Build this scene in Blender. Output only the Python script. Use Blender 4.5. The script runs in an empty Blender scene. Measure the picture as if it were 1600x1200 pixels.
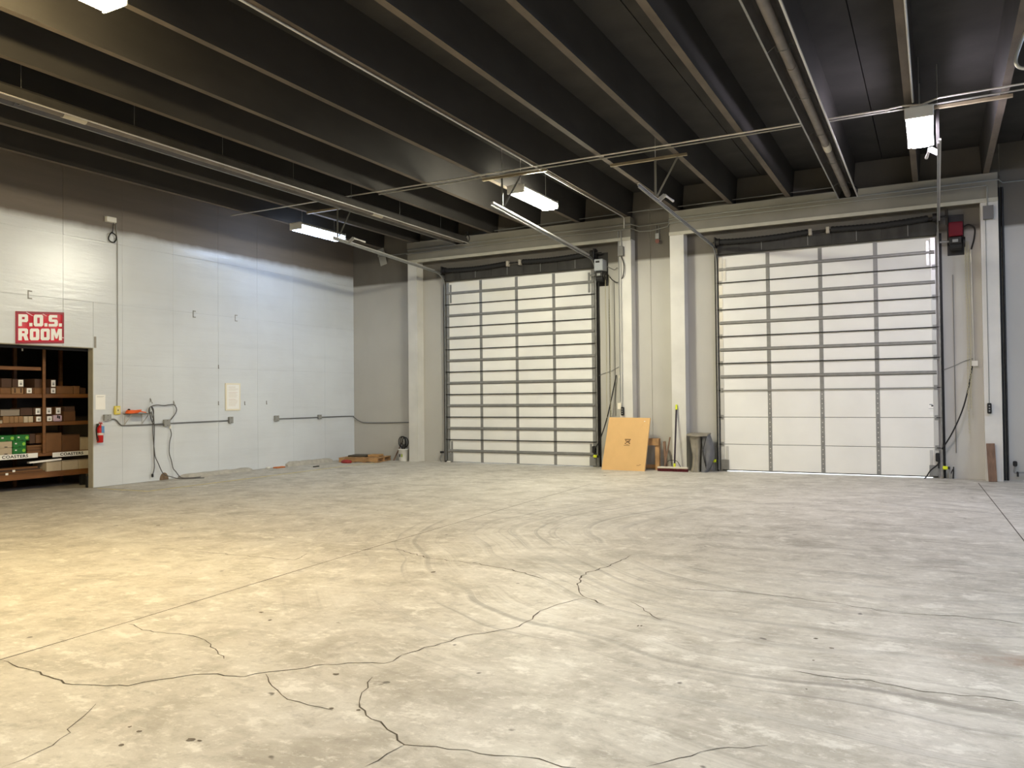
import bpy, bmesh, math, random
from mathutils import Vector, Matrix
random.seed(7)
SC = bpy.context.scene
COL = SC.collection
PI = math.pi

# ------------------------------------------------------------------ camera, world, exposure
F_PX, YAW, PITCH, ROLL = 1251.17, 0.4862, 0.0175, 0.0103
CAM = Vector((13.092, -16.084, 1.5))
_cy, _sy, _cp, _sp = math.cos(YAW), math.sin(YAW), math.cos(PITCH), math.sin(PITCH)
FW = Vector((-_sy*_cp, _cy*_cp, _sp))
_r = Vector((_cy, _sy, 0)); _u = _r.cross(FW)
_c, _s = math.cos(ROLL), math.sin(ROLL)
RT = _c*_r - _s*_u
UP = _s*_r + _c*_u
cd = bpy.data.cameras.new('camera'); cam = bpy.data.objects.new('camera', cd); COL.objects.link(cam)
cd.sensor_width = 36.0; cd.sensor_fit = 'HORIZONTAL'; cd.lens = F_PX/1600*36.0
cd.clip_start = 0.05; cd.clip_end = 200
M = Matrix((RT, UP, -FW)).transposed().to_4x4(); M.translation = CAM
cam.matrix_world = M
SC.camera = cam

W = bpy.data.worlds.new('daylight'); SC.world = W; W.use_nodes = True
wn = W.node_tree; wn.nodes.clear()
_o = wn.nodes.new('ShaderNodeOutputWorld'); _b = wn.nodes.new('ShaderNodeBackground')
_b.inputs[0].default_value = (0.80, 0.90, 1.0, 1); _b.inputs[1].default_value = 7.0
wn.links.new(_b.outputs[0], _o.inputs[0])

SC.view_settings.view_transform = 'Standard'
SC.view_settings.look = 'None'
SC.view_settings.gamma = 1.0
SC.view_settings.use_curve_mapping = False
SC.view_settings.exposure = 0.0
try:
    SC.cycles.use_denoising = True
    SC.cycles.max_bounces = 8
    SC.cycles.diffuse_bounces = 5
    SC.cycles.sample_clamp_indirect = 6.0
except Exception:
    pass

LAMPS = [  # x, y, lens radiance (r, g, b), label (the lamps beyond the frame light the room too)
    (1.62, -3.06, (12, 16, 24), 'blue-white bay light hanging close to the left wall'),
    (6.84, -3.36, (208, 200, 160), 'warm white bay light hanging in front of the narrower door'),
    (12.97, -4.12, (102, 95, 112), 'blue-white bay light hanging in front of the wider door'),
    (6.72, -12.17, (350, 273, 140), 'warm yellow bay light cut off by the top of the photo'),
    (12.97, -12.0, (108, 118, 128), 'white bay light overhead near the middle of the hall'),
    (6.72, -20.0, (145, 135, 115), 'first added white bay light behind the camera, on the storeroom side'),  # unseen lamp, added to light the foreground and the door fronts
    (12.97, -20.0, (132, 136, 140), 'second added white bay light behind the camera, away from the storeroom'),  # its unseen partner, added for the same frontal light
    (17.6, -4.0, (55, 78, 115), 'blue-white bay light hanging past the right end of the door wall'),
    (17.6, -12.0, (105, 130, 175), 'blue-white bay light hanging over the far right of the hall'),
]

# ------------------------------------------------------------------ pixel of the photo -> point on a plane of the room
def px(u, v, ax, val):
    d = FW + (u-800)/F_PX*RT - (v-600)/F_PX*UP
    i = 'xyz'.index(ax)
    t = (val-CAM[i])/d[i]
    return CAM + t*d

# ------------------------------------------------------------------ materials
def lin(c):
    return tuple(((x/255)/12.92 if x/255 <= 0.04045 else ((x/255+0.055)/1.055)**2.4) for x in c)+(1.0,)
MATS = {}
def mat(name, rgb, rough=0.6, metal=0.0, var=0.0, vscale=6.0, bump=0.0, bscale=20.0, stretch=(1,1,1), emit=None, spec=0.5, dirt=None):
    if name in MATS: return MATS[name]
    m = bpy.data.materials.new(name); m.use_nodes = True
    n = m.node_tree.nodes; l = m.node_tree.links
    b = n['Principled BSDF']
    b.inputs['Base Color'].default_value = lin(rgb); b.inputs['Roughness'].default_value = rough; b.inputs['Metallic'].default_value = metal
    b.inputs['Specular IOR Level'].default_value = spec
    if var or bump:
        tc = n.new('ShaderNodeNewGeometry'); mp = n.new('ShaderNodeMapping'); mp.inputs['Scale'].default_value = stretch
        l.new(tc.outputs['Position'], mp.inputs['Vector'])
    if var:
        no = n.new('ShaderNodeTexNoise'); no.inputs['Scale'].default_value = vscale; no.inputs['Detail'].default_value = 5
        l.new(mp.outputs[0], no.inputs['Vector'])
        mx = n.new('ShaderNodeMix'); mx.data_type = 'RGBA'
        c = lin(rgb); d = lin(dirt) if dirt else tuple(x*(1-var) for x in c[:3])+(1,)
        mx.inputs['A'].default_value = d
        mx.inputs['B'].default_value = tuple(min(1, x*(1+var*0.5)) for x in c[:3])+(1,)
        mr = n.new('ShaderNodeMapRange'); mr.inputs['From Min'].default_value = 0.3; mr.inputs['From Max'].default_value = 0.7
        l.new(no.outputs['Fac'], mr.inputs['Value']); l.new(mr.outputs[0], mx.inputs['Factor'])
        l.new(mx.outputs['Result'], b.inputs['Base Color'])
    if bump:
        nb = n.new('ShaderNodeTexNoise'); nb.inputs['Scale'].default_value = bscale; nb.inputs['Detail'].default_value = 4
        l.new(mp.outputs[0], nb.inputs['Vector'])
        bp = n.new('ShaderNodeBump'); bp.inputs['Strength'].default_value = bump; bp.inputs['Distance'].default_value = 0.01
        l.new(nb.outputs['Fac'], bp.inputs['Height']); l.new(bp.outputs[0], b.inputs['Normal'])
    if emit:
        b.inputs['Emission Color'].default_value = tuple(emit[0])+(1,); b.inputs['Emission Strength'].default_value = emit[1]
    MATS[name] = m
    return m

class NT:   # small helper for the hand-made node materials
    def __init__(s, name, rough=0.6):
        s.m = bpy.data.materials.new(name); s.m.use_nodes = True; MATS[name] = s.m
        s.n = s.m.node_tree.nodes; s.l = s.m.node_tree.links; s.b = s.n['Principled BSDF']; s.b.inputs['Roughness'].default_value = rough
        s.pos = s.n.new('ShaderNodeNewGeometry').outputs['Position']
    def link(s, a, b): s.l.new(a, b)
    def mapped(s, scale=(1,1,1), loc=(0,0,0), src=None):
        mp = s.n.new('ShaderNodeMapping'); mp.inputs['Scale'].default_value = scale; mp.inputs['Location'].default_value = loc
        s.l.new(src or s.pos, mp.inputs['Vector']); return mp.outputs[0]
    def noise(s, vec, scale, detail=5, rough=0.55, dim='3D', dist=0.0):
        t = s.n.new('ShaderNodeTexNoise'); t.noise_dimensions = dim
        t.inputs['Scale'].default_value = scale; t.inputs['Detail'].default_value = detail; t.inputs['Roughness'].default_value = rough; t.inputs['Distortion'].default_value = dist
        s.l.new(vec, t.inputs['W' if dim == '1D' else 'Vector']); return t.outputs['Fac']
    def rng(s, x, a, b, c=0.0, d=1.0):
        t = s.n.new('ShaderNodeMapRange'); t.inputs['From Min'].default_value = a; t.inputs['From Max'].default_value = b
        t.inputs['To Min'].default_value = c; t.inputs['To Max'].default_value = d
        s.l.new(x, t.inputs['Value']); return t.outputs[0]
    def math(s, op, a, b=None):
        t = s.n.new('ShaderNodeMath'); t.operation = op
        for i, x in enumerate((a, b)):
            if x is None: continue
            if isinstance(x, (int, float)): t.inputs[i].default_value = x
            else: s.l.new(x, t.inputs[i])
        return t.outputs[0]
    def mix(s, f, a, b, mode='MIX'):
        t = s.n.new('ShaderNodeMix'); t.data_type = 'RGBA'; t.blend_type = mode
        for k, x in (('Factor', f), ('A', a), ('B', b)):
            if isinstance(x, tuple): t.inputs[k].default_value = x
            elif isinstance(x, (int, float)): t.inputs[k].default_value = x
            else: s.l.new(x, t.inputs[k])
        return t.outputs['Result']
    def sep(s):
        t = s.n.new('ShaderNodeSeparateXYZ'); s.l.new(s.pos, t.inputs[0]); return t.outputs
    def color(s, c): s.l.new(c, s.b.inputs['Base Color'])
    def bump(s, h, strength, dist=0.01):
        t = s.n.new('ShaderNodeBump'); t.inputs['Strength'].default_value = strength; t.inputs['Distance'].default_value = dist
        s.l.new(h, t.inputs['Height']); s.l.new(t.outputs[0], s.b.inputs['Normal'])

def make_floor_mat():
    t = NT('worn_concrete', 0.5)
    p = t.pos
    xyz = t.sep()
    big = t.noise(p, 0.35, 6, 0.6)
    mid = t.noise(p, 2.1, 11, 0.70, dist=0.5)
    flake = t.noise(t.mapped((1, 1.3, 1), (5, 1, 0)), 3.4, 8, 0.72)
    fine = t.noise(p, 22, 6, 0.7)
    streak = t.noise(t.mapped((0.25, 2.2, 1)), 1.3, 6, 0.6)
    c = t.mix(t.rng(big, 0.35, 0.65), lin((166, 159, 146)), lin((190, 183, 169)))
    c = t.mix(t.math('MULTIPLY', t.rng(mid, 0.42, 0.68), 0.75), c, lin((205, 199, 187)))
    c = t.mix(t.math('MULTIPLY', t.rng(mid, 0.50, 0.28), 0.5), c, lin((138, 132, 121)))
    c = t.mix(t.math('MULTIPLY', t.rng(streak, 0.50, 0.70), 0.35), c, lin((204, 200, 190)))
    c = t.mix(t.math('MULTIPLY', t.rng(flake, 0.55, 0.62), 0.6), c, lin((222, 217, 206)))
    c = t.mix(t.math('MULTIPLY', t.rng(flake, 0.44, 0.37), 0.45), c, lin((136, 130, 119)))
    flake2 = t.noise(t.mapped((1, 1.6, 1), (2, 8, 0)), 11.0, 8, 0.75)
    c = t.mix(t.math('MULTIPLY', t.rng(flake2, 0.54, 0.64), 0.5), c, lin((220, 215, 204)))
    c = t.mix(t.math('MULTIPLY', t.rng(flake2, 0.45, 0.36), 0.4), c, lin((140, 134, 123)))
    # turning tyre tracks: rings about one point of the floor
    cx, cy = 13.0, -6.4
    vd = t.n.new('ShaderNodeVectorMath'); vd.operation = 'SUBTRACT'; t.link(p, vd.inputs[0]); vd.inputs[1].default_value = (cx, cy, 0)
    wob = t.n.new('ShaderNodeTexNoise'); wob.inputs['Scale'].default_value = 0.45; wob.inputs['Detail'].default_value = 2; t.link(p, wob.inputs['Vector'])
    wv = t.n.new('ShaderNodeVectorMath'); wv.operation = 'SCALE'; t.link(wob.outputs['Color'], wv.inputs[0]); wv.inputs['Scale'].default_value = 0.8
    va = t.n.new('ShaderNodeVectorMath'); va.operation = 'ADD'; t.link(vd.outputs[0], va.inputs[0]); t.link(wv.outputs[0], va.inputs[1])
    vl = t.n.new('ShaderNodeVectorMath'); vl.operation = 'LENGTH'; t.link(va.outputs[0], vl.inputs[0])
    r = vl.outputs['Value']
    ring = t.noise(r, 5.0, 6, 0.8, '1D')
    ring2 = t.noise(r, 9.0, 3, 0.6, '1D')
    m1 = t.math('MULTIPLY', t.rng(r, 1.2, 2.6), t.rng(r, 7.0, 5.0))
    m2 = t.rng(t.noise(p, 0.6, 3), 0.36, 0.60)
    mask = t.math('MULTIPLY', m1, m2)
    c = t.mix(t.math('MULTIPLY', t.math('MULTIPLY', t.rng(ring, 0.52, 0.64), mask), 0.6), c, lin((118, 113, 105)))
    c = t.mix(t.math('MULTIPLY', t.math('MULTIPLY', t.rng(ring2, 0.55, 0.68), mask), 0.45), c, lin((212, 207, 196)))
    # straight tracks running towards the doors and across
    tr = t.noise(t.mapped((0.12, 3.2, 1), (3, 7, 0)), 2.2, 5, 0.7)
    m3 = t.math('MULTIPLY', t.rng(xyz[0], 10.0, 12.5), t.rng(xyz[1], -13.5, -11.5))
    c = t.mix(t.math('MULTIPLY', t.math('MULTIPLY', t.rng(tr, 0.52, 0.68), m3), 0.4), c, lin((126, 121, 112)))
    # dark scuffs, dropped-paint spots
    sc = t.noise(t.mapped((0.7, 1.6, 1), (11, 2, 0)), 1.0, 6, 0.7)
    c = t.mix(t.math('MULTIPLY', t.rng(sc, 0.63, 0.74), 0.55), c, lin((112, 105, 94)))
    sp = t.noise(p, 5.5, 2, 0.5)
    c = t.mix(t.math('MULTIPLY', t.rng(sp, 0.735, 0.76), 0.8), c, lin((70, 64, 56)))
    # rusty patch near the right
    vr = t.n.new('ShaderNodeVectorMath'); vr.operation = 'DISTANCE'; t.link(t.mapped((1, 2.2, 1)), vr.inputs[0]); vr.inputs[1].default_value = (13.42, -10.80*2.2, 0)
    c = t.mix(t.math('MULTIPLY', t.math('MULTIPLY', t.rng(vr.outputs['Value'], 0.42, 0.1), t.rng(mid, 0.38, 0.55)), 0.85), c, lin((122, 92, 66)))
    # old dark smear where the tracks cross
    vs = t.n.new('ShaderNodeVectorMath'); vs.operation = 'DISTANCE'; t.link(t.mapped((1, 1.5, 1)), vs.inputs[0]); vs.inputs[1].default_value = (10.05, -9.5*1.5, 0)
    c = t.mix(t.math('MULTIPLY', t.math('MULTIPLY', t.rng(vs.outputs['Value'], 0.75, 0.2), t.rng(streak, 0.4, 0.6)), 0.75), c, lin((105, 98, 86)))
    c = t.mix(t.math('MULTIPLY', t.rng(fine, 0.3, 0.7), 0.12), c, lin((120, 114, 104)))
    t.color(c)
    t.link(t.rng(mid, 0.3, 0.7, 0.62, 0.42), t.b.inputs['Roughness'])
    t.bump(t.math('ADD', fine, t.math('MULTIPLY', mid, 2.0)), 0.16, 0.006)
    t.b.inputs['Specular IOR Level'].default_value = 0.4
    return t.m

def make_wall_mat(name, low, high, edge, soft=0.10, drip=0.10, rough=0.36, axis_streak=(1, 0.25, 3.0), bump=0.22):
    """painted wall: fresh paint up to an uneven hand-rolled edge, older bare paint above it"""
    t = NT(name, rough)
    xyz = t.sep()
    n1 = t.noise(t.mapped(axis_streak), 1.6, 6, 0.6)
    n2 = t.noise(t.pos, 0.5, 4)
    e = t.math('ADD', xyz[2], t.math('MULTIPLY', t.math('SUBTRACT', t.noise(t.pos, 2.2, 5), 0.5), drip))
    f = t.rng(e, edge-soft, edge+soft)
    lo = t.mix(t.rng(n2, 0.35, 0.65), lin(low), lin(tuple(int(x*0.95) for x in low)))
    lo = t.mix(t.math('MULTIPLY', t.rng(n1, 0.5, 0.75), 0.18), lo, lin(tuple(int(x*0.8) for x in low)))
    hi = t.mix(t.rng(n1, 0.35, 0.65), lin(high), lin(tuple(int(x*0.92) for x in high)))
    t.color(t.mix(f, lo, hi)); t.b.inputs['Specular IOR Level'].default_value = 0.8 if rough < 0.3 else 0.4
    t.link(t.math('ADD', t.math('MULTIPLY', f, 0.4), rough), t.b.inputs['Roughness'])
    s2 = t.noise(t.mapped((1, 0.45, 2.4)), 8.0, 6, 0.65)
    t.bump(t.math('ADD', t.math('MULTIPLY', n1, 2.0), s2), bump, 0.012)
    return t.m

M_FLOOR = make_floor_mat()
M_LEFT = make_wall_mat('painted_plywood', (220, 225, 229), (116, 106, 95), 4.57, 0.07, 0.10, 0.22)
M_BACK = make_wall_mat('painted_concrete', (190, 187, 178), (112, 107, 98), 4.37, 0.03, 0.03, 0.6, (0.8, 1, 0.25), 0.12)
M_FRAME = mat('frame_paint', (211, 208, 199), 0.55, var=0.10, vscale=2.0, bump=0.08, bscale=8)
M_BEAM = mat('beam_shaded_paint', (132, 127, 115), 0.6, var=0.12, vscale=2.0)  # darker than the posts: the weak light up there is put into the colour
M_DECK = mat('ceiling_dark_coat', (54, 52, 49), 0.85, var=0.30, vscale=2.2, bump=0.15, bscale=25)
M_STEM = mat('stem_dark_coat', (50, 47, 44), 0.85, var=0.30, vscale=2.5, stretch=(1, 0.4, 1))
M_STEMLOW = mat('stem_dusty_edge', (96, 86, 75), 0.8, var=0.35, vscale=3.5, stretch=(1, 0.5, 1))
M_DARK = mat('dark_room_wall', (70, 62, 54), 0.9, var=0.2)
M_PANEL = mat('door_panel_white', (238, 236, 228), 0.42, var=0.05, vscale=1.5, bump=0.05, bscale=30)
M_GALV = mat('galvanised_steel', (150, 150, 147), 0.42, 0.55, var=0.15, vscale=9)
M_STRUT = mat('strut_steel', (142, 141, 137), 0.45, 0.35, var=0.15, vscale=9)
M_DKSTEEL = mat('dark_steel', (46, 44, 42), 0.5, 0.5, var=0.3, vscale=12)
M_BLACK = mat('black_rubber', (22, 21, 20), 0.7, var=0.2)
M_CORD = mat('grey_cord', (84, 82, 80), 0.6)
M_CLIP = mat('clip_grey', (128, 126, 120), 0.5, 0.3)
M_GAP = mat('black_joint', (30, 28, 26), 0.8)
M_HEAD = mat('sooty_header', (58, 56, 52), 0.8, var=0.45, vscale=5, stretch=(1, 1, 0.3))
M_CONDUIT = mat('painted_conduit', (150, 149, 142), 0.5, 0.2)
M_CONDUITD = mat('grey_conduit', (120, 120, 118), 0.45, 0.4)
M_BRIGHT = mat('bright_conduit', (205, 203, 198), 0.35, 0.5)
M_WHITE = mat('white_plastic', (228, 226, 218), 0.45)
M_GREYBOX = mat('grey_box_metal', (150, 150, 146), 0.5, 0.2)
M_CARD = mat('cardboard', (214, 172, 112), 0.75, var=0.06, vscale=3)
M_CARDEDGE = mat('cardboard_edge', (232, 200, 150), 0.8)
M_INK = mat('brown_ink', (96, 66, 34), 0.8)
M_BLKINK = mat('black_ink', (24, 22, 22), 0.7)
M_WOOD = mat('raw_wood', (186, 144, 92), 0.7, var=0.3, vscale=5, stretch=(0.4, 3, 3))
M_WOODD = mat('dark_wood', (120, 92, 72), 0.75, var=0.35, vscale=8, stretch=(4, 4, 0.6))
M_WOODP = mat('pallet_wood', (178, 138, 92), 0.75, var=0.35, vscale=6)
M_SHELFW = mat('shelf_wood', (122, 78, 36), 0.6, var=0.3, vscale=5, stretch=(2, 0.5, 3))
M_RED = mat('fire_red', (196, 24, 26), 0.35)
M_MAROON = mat('maroon_enamel', (100, 12, 26), 0.6, spec=0.25)
M_SIGNRED = mat('sign_red_vinyl', (212, 24, 50), 0.25, var=0.18, vscale=7, bump=0.25, bscale=7)
M_SIGNW = mat('sign_white', (250, 248, 244), 0.4)
M_ORANGE = mat('orange_plastic', (238, 104, 40), 0.5)
M_BOXD = mat('dark_grey_box', (104, 102, 98), 0.5, 0.2)
M_YELLOW = mat('yellow_plastic', (226, 208, 90), 0.5)
M_HIVIS = mat('hi_vis_yellow', (216, 226, 40), 0.4)
M_BLUE = mat('blue_label', (92, 140, 190), 0.5)
M_LINE = mat('yellow_floor_paint', (222, 204, 120), 0.7, var=0.35, vscale=9)
M_CRACK = mat('crack_dark', (78, 70, 58), 0.9, var=0.4, vscale=20)
M_STAINF = mat('floor_stain', (104, 94, 80), 0.9, var=0.4, vscale=25)
M_CURB = mat('curb_concrete', (182, 177, 165), 0.85, var=0.2, vscale=8, bump=0.3, bscale=30)
M_TARP = mat('grey_canvas', (138, 131, 116), 0.8, var=0.22, vscale=7, bump=0.3, bscale=14)
M_TARPD = mat('blue_grey_canvas', (112, 112, 112), 0.8, var=0.18, vscale=7, bump=0.3, bscale=14)
M_BRISTLE = mat('dark_red_bristle', (84, 20, 24), 0.9)
M_TUBE = mat('heater_tube', (128, 120, 112), 0.5, 0.4, var=0.2, vscale=6)
M_REFL = mat('heater_reflector', (120, 116, 112), 0.38, 0.75, var=0.2, vscale=4)
M_SLEEVE = mat('heater_sleeve', (206, 198, 178), 0.5)
M_GREEN = mat('green_carton', (24, 112, 38), 0.55, var=0.15, vscale=14)
M_LIME = mat('lime_print', (140, 196, 60), 0.6)
M_KRAFT = [mat('kraft_%d' % i, c, 0.75, var=0.12, vscale=9) for i, c in enumerate([(122, 84, 48), (100, 66, 36), (146, 112, 76), (74, 50, 34)])]
M_WBOX = mat('pale_carton', (186, 170, 144), 0.7, var=0.08, vscale=9)
M_PAPER = mat('white_paper', (244, 242, 236), 0.7)
M_CREAM = mat('cream_frame', (234, 226, 204), 0.6)
M_STAIN = mat('brown_patch', (128, 108, 86), 0.9, var=0.3, vscale=20)
M_REDRAG = mat('red_plastic', (150, 44, 38), 0.6, var=0.25, vscale=15)
M_APRON = mat('outside_concrete', (205, 203, 198), 0.9, var=0.1)

# ------------------------------------------------------------------ mesh building
class MB:
    def __init__(s): s.v = []; s.f = []; s.mi = []; s.sm = []
    def add(s, vs, fs, mi=0, smooth=False):
        o = len(s.v); s.v += [tuple(v) for v in vs]
        for f in fs: s.f.append(tuple(i+o for i in f)); s.mi.append(mi); s.sm.append(smooth)
        return s
    def box(s, x0, x1, y0, y1, z0, z1, mi=0):
        x0, x1 = min(x0, x1), max(x0, x1); y0, y1 = min(y0, y1), max(y0, y1); z0, z1 = min(z0, z1), max(z0, z1)
        vs = [(x0,y0,z0),(x1,y0,z0),(x1,y1,z0),(x0,y1,z0),(x0,y0,z1),(x1,y0,z1),(x1,y1,z1),(x0,y1,z1)]
        return s.add(vs, [(3,2,1,0),(4,5,6,7),(0,1,5,4),(1,2,6,5),(2,3,7,6),(3,0,4,7)], mi)
    def rbox(s, x0, x1, y0, y1, z0, z1, b=0.008, mi=0, seg=1, xf=None):
        bm = bmesh.new(); bmesh.ops.create_cube(bm, size=1)
        for v in bm.verts:
            v.co = Vector((x0+(v.co.x+.5)*(x1-x0), y0+(v.co.y+.5)*(y1-y0), z0+(v.co.z+.5)*(z1-z0)))
        b = min(b, 0.45*min(abs(x1-x0), abs(y1-y0), abs(z1-z0)))
        bmesh.ops.bevel(bm, geom=bm.edges[:], offset=b, segments=seg, affect='EDGES', profile=0.5)
        bmesh.ops.recalc_face_normals(bm, faces=bm.faces)
        vs = [xf @ v.co if xf else v.co.copy() for v in bm.verts]
        fs = [[v.index for v in f.verts] for f in bm.faces]; bm.free()
        return s.add(vs, fs, mi)
    def bar(s, p, q, w, h, up=(0,0,1), mi=0):
        p, q = Vector(p), Vector(q); d = (q-p).normalized(); up = Vector(up)
        a = d.cross(up)
        if a.length < 1e-4: a = d.cross(Vector((0,1,0)))
        a.normalize(); c = a.cross(d).normalized()
        vs = [e + a*i*w/2 + c*j*h/2 for e in (p, q) for i, j in ((-1,-1),(1,-1),(1,1),(-1,1))]
        return s.add(vs, [(0,1,2,3),(7,6,5,4),(0,4,5,1),(1,5,6,2),(2,6,7,3),(3,7,4,0)], mi)
    def tube(s, pts, r, n=8, mi=0, closed=False, rs=None):
        pts = [Vector(p) for p in pts]; k = len(pts); vs = []
        prev = None
        for i, p in enumerate(pts):
            if closed: t = pts[(i+1) % k] - pts[i-1]
            else: t = pts[min(i+1, k-1)] - pts[max(i-1, 0)]
            t = t.normalized() if t.length > 1e-9 else Vector((0,0,1))
            if prev is None:
                a = t.cross(Vector((0,0,1)))
                if a.length < 1e-3: a = t.cross(Vector((1,0,0)))
            else: a = prev - t*prev.dot(t)
            a.normalize(); prev = a; b = t.cross(a)
            rr = rs[i] if rs else r
            vs += [p + rr*(math.cos(2*PI*j/n)*a + math.sin(2*PI*j/n)*b) for j in range(n)]
        fs = []
        for i in range(k if closed else k-1):
            i2 = (i+1) % k
            for j in range(n): fs.append((i*n+j, i*n+(j+1) % n, i2*n+(j+1) % n, i2*n+j))
        s.add(vs, fs, mi, True)
        if not closed:
            s.add([vs[j] for j in range(n)], [tuple(range(n-1, -1, -1))], mi)
            s.add([vs[(k-1)*n+j] for j in range(n)], [tuple(range(n))], mi)
        return s
    def cyl(s, p, q, r, n=16, mi=0, r2=None): return s.tube([p, q], r, n, mi, rs=[r, r2 if r2 is not None else r])
    def lathe(s, c, prof, n=20, mi=0, smooth=True):
        c = Vector(c); vs = []
        for r, z in prof: vs += [c + Vector((r*math.cos(2*PI*j/n), r*math.sin(2*PI*j/n), z)) for j in range(n)]
        fs = []
        for i in range(len(prof)-1):
            for j in range(n): fs.append((i*n+j, i*n+(j+1) % n, (i+1)*n+(j+1) % n, (i+1)*n+j))
        s.add(vs, fs, mi, smooth)
        for i, fl in ((0, True), (len(prof)-1, False)):
            if prof[i][0] > 1e-5:
                ring = [vs[i*n+j] for j in range(n)]
                s.add(ring, [tuple(range(n-1, -1, -1)) if fl else tuple(range(n))], mi)
        return s
    def prism(s, poly, ax, a, b, mi=0):
        """poly in the two other axes (in order), extruded along ax from a to b"""
        def P(p, t):
            return (t, p[0], p[1]) if ax == 'x' else (p[0], t, p[1]) if ax == 'y' else (p[0], p[1], t)
        n = len(poly); vs = [P(p, a) for p in poly]+[P(p, b) for p in poly]
        fs = [tuple(range(n-1, -1, -1)), tuple(range(n, 2*n))]+[(i, (i+1) % n, (i+1) % n+n, i+n) for i in range(n)]
        return s.add(vs, fs, mi)
    def mesh(s, name, mats, org=(0,0,0), fixn=True):
        me = bpy.data.meshes.new(name); o = Vector(org)
        me.from_pydata([tuple(Vector(v)-o) for v in s.v], [], s.f)
        for m in mats: me.materials.append(m)
        for p, mi, sm in zip(me.polygons, s.mi, s.sm): p.material_index = mi; p.use_smooth = sm
        if fixn:
            bm = bmesh.new(); bm.from_mesh(me); bmesh.ops.recalc_face_normals(bm, faces=bm.faces); bm.to_mesh(me); bm.free()
        me.update(); return me

ORG = {}
def part(name, mb, m, parent=None, label=None, kind=None, org=None, fixn=True):
    """one mesh object; world coordinates in, origin at its parent's origin (or org)"""
    o_w = Vector(org) if org is not None else (ORG[parent.name] if parent else Vector((0,0,0)))
    mats = m if isinstance(m, (list, tuple)) else [m]
    ob = bpy.data.objects.new(name, mb.mesh(name, mats, o_w, fixn)); COL.objects.link(ob)
    ORG[ob.name] = o_w
    if parent: ob.parent = parent; ob.location = o_w - ORG[parent.name]
    else: ob.location = o_w
    if label: ob['label'] = label
    if kind: ob['kind'] = kind
    return ob
def thing(name, label, cat, loc, group=None, kind=None):
    ob = bpy.data.objects.new(name, None); COL.objects.link(ob); ob.location = loc; ob.empty_display_size = 0.1
    ORG[ob.name] = Vector(loc); ob['label'] = label; ob['category'] = cat
    if group: ob['group'] = group
    if kind: ob['kind'] = kind
    return ob
def solo(name, mb, m, label, cat, loc, group=None, kind=None):
    ob = part(name, mb, m, org=loc); ob['label'] = label; ob['category'] = cat
    if group: ob['group'] = group
    if kind: ob['kind'] = kind
    return ob

def poly_mesh(loops, place, thick, m, name, parent, label=None):
    """flat letters or shapes with holes: filled 2D curve -> mesh; place maps (a, b, depth) to the room"""
    cu = bpy.data.curves.new('outline', 'CURVE'); cu.dimensions = '2D'; cu.fill_mode = 'BOTH'; cu.extrude = thick/2
    for lp in loops:
        sp = cu.splines.new('POLY'); sp.points.add(len(lp)-1); sp.use_cyclic_u = True
        for q, a in zip(sp.points, lp): q.co = (a[0], a[1], 0, 1)
    return _curve_to_part(cu, place, m, name, parent, label)
def text_mesh(txt, size, place, thick, m, name, parent, bold=0.0, sx=1.0, label=None, spacing=1.0):
    cu = bpy.data.curves.new('outline', 'FONT'); cu.body = txt; cu.size = size; cu.extrude = thick/2; cu.offset = bold
    cu.space_character = spacing; cu.align_x = 'CENTER'; cu.align_y = 'CENTER'
    return _curve_to_part(cu, lambda a, b, c: place(a*sx, b, c), m, name, parent, label)
def _curve_to_part(cu, place, m, name, parent, label):
    tmp = bpy.data.objects.new('outline', cu); COL.objects.link(tmp)
    dg = bpy.context.evaluated_depsgraph_get(); me = bpy.data.meshes.new_from_object(tmp.evaluated_get(dg))
    bpy.data.objects.remove(tmp)
    mb = MB(); mb.add([place(*v.co) for v in me.vertices], [tuple(p.vertices) for p in me.polygons])
    bpy.data.meshes.remove(me)
    return part(name, mb, m, parent, label)

def catenary(p, q, sag, n=14):
    p, q = Vector(p), Vector(q)
    return [p.lerp(q, i/n) - Vector((0,0,sag*4*(i/n)*(1-i/n))) for i in range(n+1)]
def smooth(pts, n=6):
    """Catmull-Rom through points"""
    P = [Vector(p) for p in pts]; P = [2*P[0]-P[1]]+P+[2*P[-1]-P[-2]]; out = []
    for i in range(1, len(P)-2):
        for k in range(n):
            t = k/n; a, b, c, d = P[i-1], P[i], P[i+1], P[i+2]
            out.append(0.5*((2*b)+(c-a)*t+(2*a-5*b+4*c-d)*t*t+(3*b-a-3*c+d)*t**3))
    return out+[P[-2]]

# ================================================================== SETTING
YR = 0.08          # back wall face
ZD = 5.82          # underside of the deck
HX, HY = 20.0, -24.0

fl = thing('floor', 'worn grey concrete floor with cracks and tyre tracks', 'floor', (0, 0, 0), kind='structure')
part('slab', MB().box(-3.6, HX+0.2, HY-0.2, 0.30, -0.15, 0.0), M_FLOOR, fl)
gr = part('ground', MB().box(-6, 26, 0.30, 14, -0.16, -0.01), M_APRON); gr['kind'] = 'structure'; gr['label'] = 'pale concrete apron outside the loading doors'; gr['category'] = 'ground'

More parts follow.
